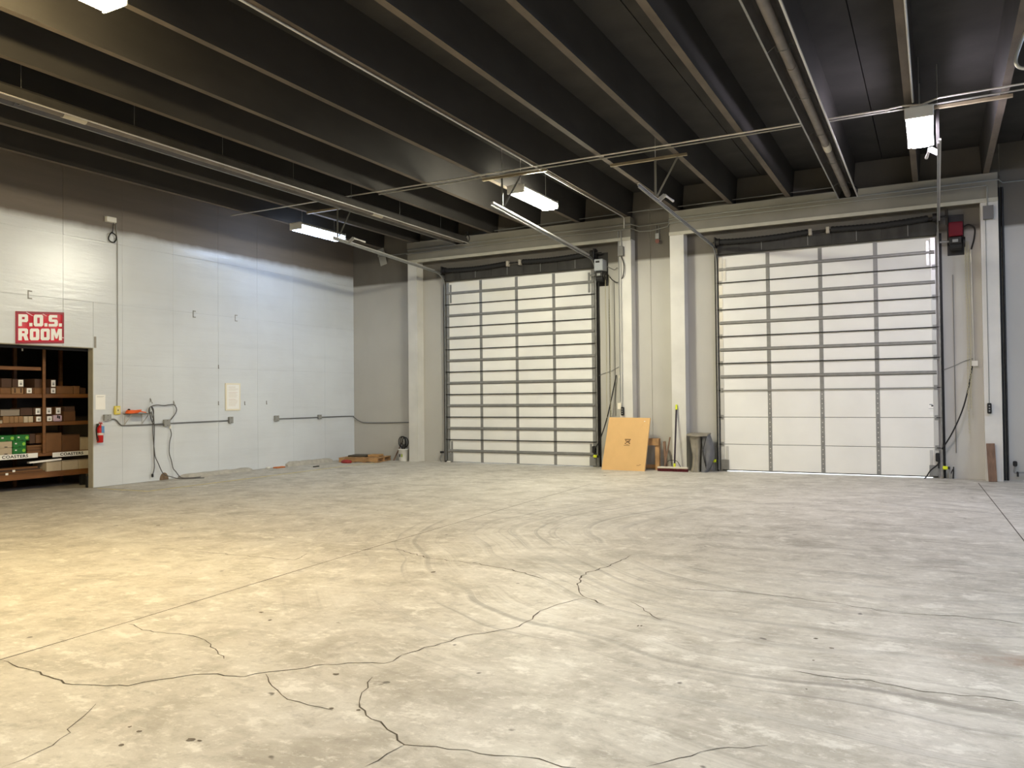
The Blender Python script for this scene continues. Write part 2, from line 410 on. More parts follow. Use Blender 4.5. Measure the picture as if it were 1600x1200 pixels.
def ribbon(pts, w, jag, z=0.0012, sub=5, seed=0):
    rnd = random.Random(seed); P = []
    for a, b in zip(pts[:-1], pts[1:]):
        a, b = Vector(a), Vector(b); L = (b-a).length; k = max(1, int(L/0.055)) if jag else 1
        nrm = Vector((-(b-a).y, (b-a).x)).normalized() if L else Vector((0,0))
        for i in range(k): P.append(a.lerp(b, i/k) + nrm*rnd.uniform(-jag, jag)*(0 if i == 0 else 1))
    P.append(Vector(pts[-1])); mb = MB(); vs = []; n = len(P)
    for i, p in enumerate(P):
        t = (P[min(i+1, n-1)]-P[max(i-1, 0)]).normalized(); nn = Vector((-t.y, t.x))
        ww = w*(rnd.uniform(0.45, 1.5) if jag else 1)*(0.3 if jag and i in (0, n-1) else 1)
        vs += [(p.x+nn.x*ww/2, p.y+nn.y*ww/2, z), (p.x-nn.x*ww/2, p.y-nn.y*ww/2, z)]
    mb.add(vs, [(2*i, 2*i+1, 2*i+3, 2*i+2) for i in range(n-1)])
    return mb
CR = {
 'A': ([(0,1031),(20,1039),(52,1048),(75,1057),(100,1068),(130,1070),(165,1072),(200,1072),(250,1062),(290,1056),(340,1053),(380,1058),(420,1050),(460,1046),(510,1038),(560,1036),(600,1037),(640,1020),(690,1005),(740,991),(800,982),(832,968),(840,958),(870,945),(905,936),(918,935)], 0.007),
 'B': ([(918,935),(905,925),(903,915),(905,905),(915,895),(935,890),(960,880),(985,868)], 0.009),
 'C': ([(918,935),(930,938),(944,945)], 0.009),
 'D': ([(415,1053),(425,1072),(440,1086),(468,1097),(500,1105),(520,1110)], 0.0045),
 'E': ([(582,1058),(575,1075),(563,1090),(562,1105),(572,1118),(595,1128),(605,1140),(620,1148),(632,1164),(660,1166),(700,1171),(730,1172),(775,1181),(820,1183),(860,1192),(900,1200)], 0.006),
 'F': ([(632,1164),(605,1178),(570,1198)], 0.005),
 'G': ([(200,975),(240,988),(290,992),(320,1000),(340,1018),(350,1030)], 0.005),
 'H': ([(0,1200),(60,1175),(110,1145),(105,1140),(130,1120),(150,1100)], 0.004),
 'I': ([(1060,920),(1160,925),(1250,935),(1320,945),(1400,958),(1480,962),(1540,967),(1600,975)], 0.007),
 'J': ([(1240,1048),(1300,1058),(1360,1063),(1420,1076),(1500,1087),(1550,1090),(1600,1097)], 0.006),
 'K': ([(1010,1198),(1060,1185),(1095,1175),(1120,1170),(1200,1165)], 0.004),
 'L': ([(280,863),(310,862),(400,870),(460,875),(480,865)], 0.007),
 'M': ([(540,858),(620,858),(670,872),(740,880),(800,890),(850,905)], 0.009),
 'N': ([(985,940),(1015,958),(1035,970)], 0.006),
}
for i, (k, (pts, w)) in enumerate(CR.items()):
    part('crack', ribbon([px(u, v, 'z', 0).xy for u, v in pts], w*1.1, 0.018, seed=i), M_CRACK, fl)
part('control_joint', ribbon([(8.23, -13.33), (8.2, -12.46), (8.02, -9.4), (7.86, -5.5), (7.80, -3.2)], 0.010, 0, 0.001), M_CRACK, fl)
part('control_joint', ribbon([(13.70, -0.6), (13.86, -6.47), (13.92, -14)], 0.012, 0, 0.001), M_CRACK, fl)
rs = random.Random(3)
def blot(u, v, a, b):
    c = px(u, v, 'z', 0); mb = MB(); n = 9
    a, b = a*0.7, b*0.6
    mb.add([(c.x+a*math.cos(2*PI*i/n)*rs.uniform(.6, 1.2), c.y+b*math.sin(2*PI*i/n)*rs.uniform(.6, 1.2), 0.0014) for i in range(n)], [tuple(range(n))])
    part('stain', mb, M_STAINF, fl)
for u, v, a, b in [(203,1136,.012,.02),(218,1143,.02,.02),(190,1164,.02,.02),(298,1156,.03,.03),(312,1158,.02,.02),(677,894,.03,.05),(422,969,.02,.03),(408,957,.03,.03),(518,1107,.02,.02),(525,1054,.03,.03),(1275,998,.022,.02),(1300,1013,.022,.02),(1271,1032,.012,.014),(1260,1077,.010,.012),(1002,978,.012,.03),(997,978,.01,.03),(560,1110,.016,.02),(945,743,.05,.09),(282,784,.02,.05),(247,821,.03,.05)]:
    blot(u, v, a, b)

ln = thing('trim_1', 'faded yellow line painted on the floor along the left wall', 'floor line', (1.3, -7.1, 0), kind='structure')
part('painted_line', ribbon([(0.18, -7.12), (1.40, -7.06)], 0.05, 0, 0.0015), M_LINE, ln)
part('painted_line', ribbon([(1.40, -7.08), (1.36, -4.5), (1.30, -2.6), (1.30, -0.6)], 0.06, 0, 0.0016), M_LINE, ln)

# ceiling: precast double tees
ce = thing('ceiling', 'dark ceiling of ribbed concrete double tees', 'ceiling', (0, 0, ZD), kind='structure')
part('roof_deck', MB().box(-0.2, HX+0.2, HY-0.2, 0.3, ZD+0.08, ZD+0.2), M_DECK, ce)
S0 = 0.925
for k in range(0, 18, 2):
    xa = S0 + 1.0835*(k-1); xb = xa + 1.0835
    x0, x1 = xa-0.535, xb+0.535
    x0, x1 = max(x0, 0.001), min(x1, HX)
    tee = part('double_tee', MB().box(x0, x1, HY, YR-0.005, ZD, ZD+0.075), M_DECK, ce)
    for xc in (xa, xb):
        if xc < 0.3 or xc > HX-0.2: continue
        mb = MB()
        a, b, z0 = 0.045, 0.085, 5.275
        vs = [(xc-a, HY, z0), (xc+a, HY, z0), (xc+b, HY, ZD), (xc-b, HY, ZD), (xc-a, YR-0.006, z0), (xc+a, YR-0.006, z0), (xc+b, YR-0.006, ZD), (xc-b, YR-0.006, ZD)]
        mb.add(vs, [(0,1,2,3), (7,6,5,4), (1,5,6,2), (4,0,3,7), (3,2,6,7)], 0); mb.add(vs, [(0,4,5,1)], 1)
        part('stem', mb, [M_STEM, M_STEMLOW], tee)

# back wall with two openings
D1 = (2.835, 6.615); D2 = (9.29, 13.13); DH = 4.285
wb = thing('wall_back', 'grey concrete wall behind the loading doors, older paint above', 'wall', (0, YR, 0), kind='structure')
for (x0, x1, z0, z1) in [(-0.12, 1.95, 0, ZD+0.079), (1.95, D1[0]+0.10, 0, ZD+0.079), (D1[1]-0.10, 7.86, 0, ZD+0.079), (7.868, D2[0]+0.10, 0, ZD+0.079), (D2[1]-0.10, 14.13, 0, ZD+0.079), (14.138, HX+0.2, 0, ZD+0.079),
                         (D1[0]+0.10, D1[1]-0.10, DH-0.06, ZD+0.079), (D2[0]+0.10, D2[1]-0.10, DH-0.06, ZD+0.079)]:
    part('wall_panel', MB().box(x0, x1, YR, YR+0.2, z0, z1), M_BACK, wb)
for x in (7.864, 14.134): part('joint_filler', MB().box(x-0.006, x+0.006, YR+0.012, YR+0.2, 0, ZD+0.079), M_CURB, wb)
for name, b in [('wall_right', (HX, HX+0.2, HY, 0.28, 0, ZD+0.1)), ('wall_front', (-0.2, HX+0.2, HY-0.2, HY, 0, ZD+0.1))]:
    o = solo(name, MB().box(*b), M_BACK, {'wall_right': 'painted concrete wall closing the hall on the right', 'wall_front': 'painted concrete wall closing the hall behind the camera'}[name], 'wall', (b[0], b[2], 0), kind='structure')

# left wall: plywood sheets over a core, storeroom opening
OP0, OP1, OPH = -9.75, -7.075, 2.46
wl = thing('wall_left', 'left wall of glossy light grey painted plywood sheets', 'wall', (0, 0, 0), kind='structure')
core = MB()
ZT = ZD+0.079
core.box(-0.12, -0.013, OP1, YR, 0, ZT).box(-0.12, -0.013, HY, OP0, 0, ZT).box(-0.12, -0.013, OP0, OP1, OPH, ZT)
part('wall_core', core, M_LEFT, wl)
zs = [0.0, 1.07, 2.17, 3.266, 4.366, ZD]
ys = [-24+1.092*0 for _ in ()]
ys = [YR-0.002 - 1.1*i for i in range(23)]
ys[7] = -7.075 if False else ys[7]
rp = random.Random(11)
# seams measured in the photo: about 1.1 m apart
ycuts = [YR-0.003, -1.03, -2.11, -3.21, -4.29, -5.40, -6.50, -7.625, -8.72, -9.82, -10.92, -12.02, -13.12, -14.22, -16.4, -18.6, -20.8, -23.99]
for r in range(5):
    z0, z1 = zs[r], zs[r+1]
    for i in range(len(ycuts)-1):
        y1, y0 = ycuts[i], ycuts[i+1]
        for (a, b, c, d) in [(y0, y1, z0, z1)]:
            pieces = [(a, b, c, d)]
            if c < OPH and a < OP1 and b > OP0:      # cut by the opening
                pieces = []
                if b > OP1: pieces.append((OP1, b, c, d))
                if a < OP0: pieces.append((a, OP0, c, d))
                if d > OPH: pieces.append((max(a, OP0), min(b, OP1), OPH, d))
            for (pa, pb, pc, pd) in pieces:
                t = rp.choice([0.0, 0.0005, 0.001, 0.002]); g = rp.choice([0.0008, 0.0010, 0.0012, 0.0020])
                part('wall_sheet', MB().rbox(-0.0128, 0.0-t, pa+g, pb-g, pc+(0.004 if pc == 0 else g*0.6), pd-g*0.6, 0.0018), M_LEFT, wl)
# jamb lining of the opening and head
mj = mat('jamb_paint', (176, 170, 152), 0.6, var=0.12, vscale=6)
d3 = thing('door_3', 'open storeroom doorway without a leaf, painted steel lining', 'doorway', (-0.06, OP1, 0), kind='structure')
part('jamb', MB().box(-0.125, 0.004, OP1-0.012, OP1-0.0005, 0, OPH), mj, d3)
part('jamb', MB().box(-0.125, 0.004, OP0+0.0005, OP0+0.012, 0, OPH), mj, d3)
part('head', MB().box(-0.125, 0.004, OP0+0.012, OP1-0.012, OPH-0.012, OPH-0.0005), mj, d3)
part('header_track', MB().box(-0.20, -0.135, OP0-0.1, OP1+0.1, OPH-0.06, OPH+0.02), M_DKSTEEL, d3)
# corner guard strip with bolts above the doorway edge
cg = MB().box(0.001, 0.006, -7.06, -7.02, 2.46, 2.66)
for z in (2.50, 2.56, 2.62): cg.cyl((0.006, -7.04, z), (0.012, -7.04, z), 0.008, 8)
solo('corner_plate', cg, mat('old_plate', (160, 156, 146), 0.6, 0.3), 'small perforated steel plate above the storeroom doorway corner', 'plate', (0, -7.04, 2.46))
part('jamb_base', MB().rbox(-0.18, -0.128, OP1-0.03, OP1+0.03, 0.0, 0.2, .005), M_BLACK, d3)

# storeroom shell
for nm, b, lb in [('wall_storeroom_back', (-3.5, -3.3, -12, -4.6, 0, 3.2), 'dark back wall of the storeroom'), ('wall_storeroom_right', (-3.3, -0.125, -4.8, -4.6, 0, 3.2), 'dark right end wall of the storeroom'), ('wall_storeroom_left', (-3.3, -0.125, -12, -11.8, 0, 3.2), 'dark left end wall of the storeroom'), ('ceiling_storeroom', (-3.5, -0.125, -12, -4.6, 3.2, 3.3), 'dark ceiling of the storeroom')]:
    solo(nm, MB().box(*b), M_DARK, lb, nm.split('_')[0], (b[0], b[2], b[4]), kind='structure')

# concrete curbs at the foot of the left wall
for (y0, y1, h) in [(-5.30, -3.45, 0.07), (-2.38, -0.86, 0.095)]:
    mb = MB(); n = 14; prof = [(0.0, 0.0), (0.16, 0.0), (0.13, h*0.75), (0.10, h), (0.0, h)]; vs = []
    rr = random.Random(int(-y0*10))
    for i in range(n+1):
        y = y0+(y1-y0)*i/n; k = 0.55 if i in (0, n) else rr.uniform(0.88, 1.08)
        vs += [(0.003+p[0]*k, y, p[1]*k) for p in prof]
    fs = [(i*5+j, i*5+(j+1) % 5, (i+1)*5+(j+1) % 5, (i+1)*5+j) for i in range(n) for j in range(5)]+[(0,1,2,3,4), (n*5+4, n*5+3, n*5+2, n*5+1, n*5)]
    mb.add(vs, fs)
    solo('concrete_curb', mb, M_CURB, 'low crumbling concrete curb at the wall foot %s' % ('below the cream notice frame' if y0 < -4 else 'beside the wooden pallet'), 'curb', (0, (y0+y1)/2, 0), 'curbs along the left wall')

# portal frames round the doors
def portal(name, label, xs, zt):
    (a0, a1), (b0, b1) = xs
    yf = -0.19
    r = thing(name, label, 'door frame', ((a0+b1)/2, YR, 0), kind='structure')
    zb = 4.80
    for x0, x1 in xs:
        m = MB().box(x0, x1, yf, YR-0.001, 0, zb-0.001)
        part('post', m, M_FRAME, r)
        # angle flange along the inner/outer edge of each post
        part('post_flange', MB().box(x1-0.02, x1+0.004, yf-0.006, yf+0.02, 0, zb-0.002), M_FRAME, r)
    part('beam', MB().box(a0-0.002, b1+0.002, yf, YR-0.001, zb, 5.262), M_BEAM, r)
    part('beam_ledge', MB().box(a0-0.004, b1+0.004, yf-0.03, yf-0.0005, zb-0.03, zb+0.035), mat('frame_ledge', (184, 179, 162), 0.5, var=0.1), r)
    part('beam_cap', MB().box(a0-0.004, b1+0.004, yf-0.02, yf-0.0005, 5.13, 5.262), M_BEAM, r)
    return r
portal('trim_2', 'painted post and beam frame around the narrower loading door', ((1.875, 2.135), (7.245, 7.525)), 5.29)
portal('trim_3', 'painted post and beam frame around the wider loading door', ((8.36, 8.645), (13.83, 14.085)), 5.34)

# ================================================================== LOADING DOORS
def clamp_path(mb, pts, w, d):
    for a, b in zip(pts[:-1], pts[1:]): mb.bar(a, b, w, d)
def track_path(x, yv, zturn, yend, zend):
    """vertical leg, bend, then the raised rail sloping up into the hall"""
    pts = [Vector((x, yv, 0.03)), Vector((x, yv, zturn))]
    R = 0.34; sl = (zend-(zturn+R))/(abs(yend)-abs(yv)-R)
    for i in range(1, 9):
        a = i/8*PI/2*0.96
        pts.append(Vector((x, yv-R*(1-math.cos(a)), zturn+R*math.sin(a))))
    pts.append(Vector((x, yend, zend)))
    return pts
def channel(mb, pts, side, w=0.050, d=0.026, t=0.004):
    """C-shaped rail section swept along pts in a y-z plane, open toward side*x"""
    prof = [(-side*d/2, -w/2), (-side*d/2, w/2)]
    P = pts; n = len(P); out = []
    for i, p in enumerate(P):
        tg = (P[min(i+1, n-1)]-P[max(i-1, 0)]).normalized(); nn = Vector((0, -tg.z, tg.y))
        out.append((p, nn))
    def sweep(o0, o1, x0, x1):
        vs = []
        for p, nn in out:
            vs += [p+nn*o0+Vector((x0,0,0)), p+nn*o1+Vector((x0,0,0)), p+nn*o1+Vector((x1,0,0)), p+nn*o0+Vector((x1,0,0))]
        fs = [(i*4+j, i*4+(j+1) % 4, (i+1)*4+(j+1) % 4, (i+1)*4+j) for i in range(n-1) for j in range(4)]+[(3,2,1,0), ((n-1)*4, (n-1)*4+1, (n-1)*4+2, (n-1)*4+3)]
        mb.add(vs, fs)
    xb = -side*d/2
    sweep(-w/2, w/2, xb, xb+side*t)
    sweep(-w/2, -w/2+t, xb, xb+side*d)
    sweep(w/2-t, w/2, xb, xb+side*d)

def sectional_door(name, label, xl, xr, s, struts, stiles_px, gap, accent):
    r = thing(name, label, 'loading door', ((xl+xr)/2, 0.02, 0), kind='structure')
    y0, y1 = 0.03, 0.072
    for k in range(8):
        z0, z1 = k*s+(gap if k == 0 else 0.004), (k+1)*s-0.004
        sec = part('door_section', MB().rbox(xl, xr, y0, y1, z0, z1, 0.006), M_PANEL, r)
        part('joint_shadow', MB().box(xl+0.01, xr-0.01, y0+0.012, y1-0.005, z1-0.003, z1+0.011), M_GAP, sec) if k < 7 else None
        # intermediate and end stiles
        for x in stiles_px:
            part('stile', MB().rbox(x-0.036, x+0.036, y0-0.006, y0-0.0005, z0+0.006, z1-0.006, 0.002), M_STRUT if not (accent and k < 3) else M_GALV, sec)
            if accent and k < 3:
                h = MB()
                for q in range(5): h.box(x-0.008, x+0.008, y0-0.0075, y0-0.0058, z0+0.07+q*0.09, z0+0.085+q*0.09)
                part('stile_slot', h, M_WHITE, sec, kind='stuff')
        for x0, x1 in ((xl-0.002, xl+0.075), (xr-0.075, xr+0.002)):
            part('end_stile', MB().rbox(x0, x1, y0-0.007, y0-0.0005, z0+0.004, z1-0.004, 0.002), mat('end_stile_steel', (205, 204, 200), 0.3, 0.4) if accent else M_STRUT, sec)
        if k in struts:     # horizontal stiffener: hat section
            zc = (z0+z1)/2; w = 0.048
            poly = [(y0-0.008, zc-w/2-0.010), (y0-0.008, zc-w/2), (y0-0.034, zc-w/2+0.010), (y0-0.034, zc+w/2-0.010), (y0-0.008, zc+w/2), (y0-0.008, zc+w/2+0.010), (y0-0.0075, zc+w/2+0.010), (y0-0.0075, zc-w/2-0.010)]
            part('stiffener', MB().prism(poly, 'x', xl+0.01, xr-0.01), M_STRUT, sec)
        if k < 7:           # hinges across the joint
            zj = (k+1)*s
            for x in [xl+0.03]+list(stiles_px)+[xr-0.03]:
                part('hinge', MB().rbox(x-0.028, x+0.028, y0-0.014, y0-0.0008, zj-0.045, zj+0.045, 0.003).cyl((x-0.03, y0-0.016, zj), (x+0.03, y0-0.016, zj), 0.008, 8), M_GALV, sec)
            if not (accent and k < 2):   # slim strut right at the joint, dark from below
                part('joint_strut', MB().box(xl+0.01, xr-0.01, y0-0.030, y0-0.015, zj-0.012, zj+0.008), M_DKSTEEL if not (accent and k < 3) else M_GALV, sec)
            for x, sg in ((xl, -1), (xr, 1)):
                part('roller', MB().cyl((x-sg*0.03, y0-0.02, zj), (x+sg*0.055, y0-0.02, zj), 0.008, 8).cyl((x+sg*0.04, y0-0.02, zj), (x+sg*0.062, y0-0.02, zj), 0.024, 12), M_DKSTEEL, sec)
    # short doubled stiles at the corners, bottom brackets
    for z in ((7*s, 8*s-0.02), (gap, s)):
        for x in ((xl+0.095), (xr-0.145)):
            part('corner_stile', MB().rbox(x, x+0.05, y0-0.010, y0-0.0009, z[0]+0.04, z[1]-0.04, 0.002), mat('end_stile_steel', (205, 204, 200), 0.3, 0.4) if accent else M_STRUT, r)
    for x in (xl+0.005, xr-0.155):
        part('bottom_bracket', MB().rbox(x, x+0.15, y0-0.018, y0-0.011, gap+0.01, gap+0.20, 0.003), M_GALV, r)
    part('bottom_seal', MB().box(xl+0.02, xr-0.02, y0+0.004, y1-0.004, max(gap-0.014, 0.004), gap+0.002), M_BLACK, r)
    # header flap, shaft, springs
    zt = 8*s+0.02
    part('header_panel', MB().rbox(xl-0.01, xr+0.02, -0.035, 0.075, zt+0.010, zt+0.25, 0.006), M_HEAD, r)
    nseg = 9
    for q in range(1, nseg): part('header_seam', MB().box(xl+(xr-xl)*q/nseg-0.004, xl+(xr-xl)*q/nseg+0.004, -0.039, -0.0345, zt+0.03, zt+0.23), M_DKSTEEL if q % 2 else M_GREYBOX, r)
    part('shaft', MB().cyl((xl-0.08, -0.09, zt+0.245), (xr+0.22, -0.09, zt+0.305), 0.016, 10), M_DKSTEEL, r)
    xm = xl+(xr-xl)*0.46
    def at(x): return zt+0.245+0.06*(x-xl+0.08)/(xr-xl+0.3)
    for x0, x1 in ((xl+0.06, xm-0.04), (xm+0.36, xr-0.10)):
        pts = []; n = 46
        for i in range(n+1):
            x = x0+(x1-x0)*i/n; pts.append((x, -0.09, at(x)-0.03*math.sin(PI*i/n)))
        part('torsion_spring', MB().tube(pts, 0.04, 10, rs=[0.062 if i % 2 else 0.05 for i in range(n+1)]), M_BLACK, r)
    for x in (xm, xm+0.31):
        part('spring_bracket', MB().rbox(x-0.03, x+0.03, -0.15, -0.06, at(x)-0.07, at(x)+0.05, 0.006), mat('old_bracket', (176, 168, 152), 0.6, 0.2, var=0.2), r)
    for x in (xl-0.03, xr+0.06):
        part('end_bearing', MB().rbox(x-0.012, x+0.012, -0.16, 0.07, at(x)-0.10, at(x)+0.10, 0.004), M_DKSTEEL, r)
        part('cable_drum', MB().cyl((x+(0.02 if x < xm else -0.09), -0.09, at(x)), (x+(0.09 if x < xm else -0.02), -0.09, at(x)), 0.075, 18), M_DKSTEEL, r)
    return r
S1, S2 = 0.5338, 0.5409
st1 = [px(640+x*.3582, 330+y*.3582, 'y', 0).x for x, y in ((309, 500), (465, 500), (628, 500))]
st2 = [px(1100+x*.3835, 320+y*.3835, 'y', 0).x for x, y in ((262, 500), (476, 500), (702, 500))]
dr1 = sectional_door('door_1', 'narrower white sectional loading door with a steel stiffener across every section', D1[0], D1[1], S1*0.998, set(range(8)), st1, 0.010, False)
dr2 = sectional_door('door_2', 'wider white sectional loading door with its three lowest sections unstiffened', D2[0], D2[1], S2*0.992, {3, 4, 5, 6, 7}, st2, 0.030, True)
# notice stickers on the wide door
c0, c1 = px(1450.5, 630, 'y', 0.02), px(1459.5, 639, 'y', 0.02)
lb = part('warning_sticker', MB().box(c0.x, c1.x, 0.0285, 0.0295, c1.z, c0.z), M_PAPER, dr2)
part('sticker_print', MB().box(c0.x+0.015, c1.x-0.02, 0.0275, 0.0283, c0.z-0.03, c0.z-0.018).box(c0.x+0.045, c1.x-0.01, 0.0275, 0.0283, c0.z-0.058, c0.z-0.036).box(c0.x+0.005, c1.x-0.005, 0.0275, 0.0283, c1.z+0.004, c1.z+0.008), M_BLKINK, lb)
part('warning_sticker', MB().box(c0.x+0.02, c0.x+0.08, 0.0285, 0.0295, c1.z-0.11, c1.z-0.05), M_PAPER, dr2)
# tracks
TR = {}
for dr, x, side, yend, zend in [(dr1, 2.80, 1, -3.98, 4.64), (dr1, 6.66, -1, -4.60, 4.70), (dr2, 9.25, 1, -4.72, 4.63), (dr2, 13.18, -1, -4.60, 4.70)]:
    pts = track_path(x, 0.012, 4.13, yend, zend)
    mb = MB(); channel(mb, pts, side); part('track', mb, M_GALV, dr)
    # wall angle that carries the upright track
    part('track_angle', MB().box(x-side*0.016, x-side*0.020, -0.03, YR-0.001, 0.0, 4.36).box(x-side*0.020, x-side*0.055, YR-0.006, YR-0.001, 0.0, 4.36), M_DKSTEEL, dr)
    part('rail_angle', MB().bar(pts[-2]+Vector((-side*0.018, -0.1, 0.034)), pts[-1]+Vector((-side*0.018, 0.03, 0.034)), 0.032, 0.028), M_BRIGHT, dr)
    TR[x] = pts
# spring bumpers at the far ends of the rails
for dr, x, side, yb in [(dr1, 2.80, 1, -3.5), (dr2, 9.25, 1, -3.75), (dr2, 13.18, -1, -4.05)]:
    pts = TR[x]; a, b = pts[-2], pts[-1]; f = (yb-a.y)/(b.y-a.y); p = a.lerp(b, f)
    h = part('bumper_bracket', MB().bar(p+Vector((0, 0, 0.03)), p+Vector((side*0.10, 0, 0.10)), 0.07, 0.008, up=(0,1,0)), M_BRIGHT, dr)
    part('bumper_spring', MB().tube([p+Vector((side*0.10, 0.0, 0.10)), p+Vector((side*0.12, 0.16, 0.085)), p+Vector((side*0.14, 0.32, 0.07))], 0.02, 8, rs=[0.022, 0.016, 0.022]), M_BRIGHT, dr)
part('toe_block', MB().rbox(D1[0]+0.04, D1[0]+0.13, -0.10, -0.04, 0, 0.03, 0.01), M_WHITE, dr1)

# ceiling hangers for the rails
for i, (x, xa, xb, yb, lab) in enumerate([(2.80, 2.02, 3.24, -3.85, 'left rail of the narrower door'), (6.66, 6.28, 7.50, -4.2, 'right rail of the narrower door'), (9.25, 8.50, 9.76, -3.9, 'left rail of the wider door'), (13.18, 12.80, 14.02, -4.25, 'right rail of the wider door')]):
    pts = TR[x]; a, b = pts[-2], pts[-1]; f = (yb-a.y)/(b.y-a.y); p = a.lerp(b, f)
    h = thing('track_hanger', 'steel strut and hanging angles holding up the ' + lab, 'hanger', (x, yb, 5.22), 'hangers of the door rails')
    part('strut_channel', MB().box(xa, xb, yb-0.022, yb+0.022, 5.228, 5.231).box(xa, xb, yb-0.022, yb-0.019, 5.231, 5.268).box(xa, xb, yb+0.019, yb+0.022, 5.231, 5.268), mat('tan_strut', (160, 146, 120), 0.5, 0.3, var=0.2), h)
    part('hanging_angle', MB().bar((x, yb, 5.228), (p.x, yb, p.z+0.05), 0.034, 0.006, up=(0,1,0)).bar((x-0.017, yb+0.015, 5.228), (p.x-0.017, yb+0.015, p.z+0.05), 0.006, 0.034, up=(0,1,0)), M_CONDUITD if i != 3 else M_DKSTEEL, h)
    if i != 3: part('brace_angle', MB().bar((x+0.36, yb, 5.228), (p.x+0.02, yb+0.01, p.z+0.06), 0.030, 0.006, up=(0,1,0)), M_CONDUITD, h)
    part('anchor_rod', MB().cyl((x, yb, 5.27), (x, yb, ZD-0.001), 0.006, 6), M_BRIGHT, h)

# ================================================================== LIGHTS
def bay_light(x, y, rad, label):
    st = max(rad); colr = tuple(c/st for c in rad)
    z = 5.04; L, w = 1.34, 0.16
    r = thing('bay_light', label, 'ceiling light', (x, y, z), 'hanging bay lights')
    prof = [(x-w, z+0.03), (x-w, z+0.055), (x-0.10, z+0.10), (x+0.10, z+0.10), (x+w, z+0.055), (x+w, z+0.03)]
    part('housing', MB().prism(prof, 'y', y-L/2, y+L/2), M_WHITE, r)
    for s in (-1, 1): part('end_cap', MB().rbox(x-w-0.006, x+w+0.006, y+s*(L/2+0.012)-0.012, y+s*(L/2+0.012)+0.012, z-0.06, z+0.085, 0.008), M_WHITE, r)
    key = 'lens_%d_%d_%d' % rad
    m = mat(key, (255, 252, 245), 0.4, emit=(colr, st))
    lp = [(x-w+0.008, z+0.03), (x-w+0.012, z-0.03), (x-0.10, z-0.07), (x+0.10, z-0.07), (x+w-0.012, z-0.03), (x+w-0.008, z+0.03)]
    part('lens', MB().prism(lp, 'y', y-L/2+0.004, y+L/2-0.004), m, r, label='glowing white lens')
    for s in (-1, 1): part('hanging_wire', MB().cyl((x, y+s*0.5, z+0.10), (x, y+s*0.5, 5.274 if False else ZD-0.001), 0.004, 6), M_BRIGHT, r)
    return r
for x, y, c, lab in LAMPS: bay_light(x, y, c, lab)

# ================================================================== TUBE HEATERS
def tube_heater(label, xc, yend, zc):
    r = thing('tube_heater', label, 'heater', (xc, yend, zc), 'gas tube heaters under the ceiling')
    y0, y1 = HY+4, yend
    prof = [(-0.17, -0.055), (-0.155, -0.06), (-0.115, 0.055), (-0.06, 0.10), (0.06, 0.10), (0.115, 0.055), (0.155, -0.06), (0.17, -0.055), (0.12, 0.062), (0.063, 0.107), (-0.063, 0.107), (-0.12, 0.062)]
    mb = MB(); vs = [(xc+a, y, zc+b) for y in (y0, y1) for a, b in prof]; n = len(prof)
    mb.add(vs, [(i, (i+1) % n, (i+1) % n+n, i+n) for i in range(n)])
    part('reflector', mb, [M_REFL], r)
    for s in (-1, 1): part('reflector_lip', MB().box(xc+s*0.155-0.010, xc+s*0.155+0.010, y0, y1, zc-0.068, zc-0.056), M_BRIGHT if s > 0 else M_GALV, r)
    part('end_plate', MB().prism([(xc+a, zc+b) for a, b in ((-0.16, -0.06), (0.16, -0.06), (0.12, 0.06), (0.06, 0.107), (-0.06, 0.107), (-0.12, 0.06))], 'y', y1, y1+0.006), M_DKSTEEL, r)
    part('burner_tube', MB().cyl((xc, y0, zc-0.01), (xc, y1-0.02, zc-0.01), 0.052, 18), M_TUBE, r)
    y = y1-3.3
    k = 0
    while y > y0:
        part('coupling_sleeve', MB().cyl((xc, y, zc-0.01), (xc, y+0.30, zc-0.01), 0.056, 18), M_SLEEVE if k != 1 else M_TUBE, r); y -= 3.05; k += 1
    y = y1-0.9
    while y > y0:
        part('wire_hanger', MB().tube([(xc-0.16, y, zc-0.06), (xc-0.07, y, zc+0.0), (xc-0.05, y, zc-0.065), (xc+0.05, y, zc-0.065), (xc+0.07, y, zc+0.0), (xc+0.16, y, zc-0.06)], 0.004, 5).cyl((xc, y, zc+0.1), (xc, y, ZD-0.002), 0.003, 5), M_CONDUITD, r); y -= 1.5
    lp = [(xc+0.10+0.05*math.cos(a), y1+0.05, zc+0.06+0.08*math.sin(a)) for a in [i/14*2*PI for i in range(14)]]
    part('gas_hose', MB().tube(lp, 0.011, 7, closed=True).tube([(xc+0.10, y1+0.05, zc+0.13), (xc+0.10, y1+0.05, 5.27)], 0.011, 7), M_BLACK, r)
    part('gas_valve', MB().rbox(xc-0.03, xc+0.06, y1+0.008, y1+0.09, zc+0.0, zc+0.10, 0.008), M_GREYBOX, r)
    return r
tube_heater('long gas tube heater running under the ceiling along the left wall', 3.69, -0.62, 5.06)
tube_heater('long gas tube heater hanging in front of the wider door', 11.78, -0.75, 5.06)

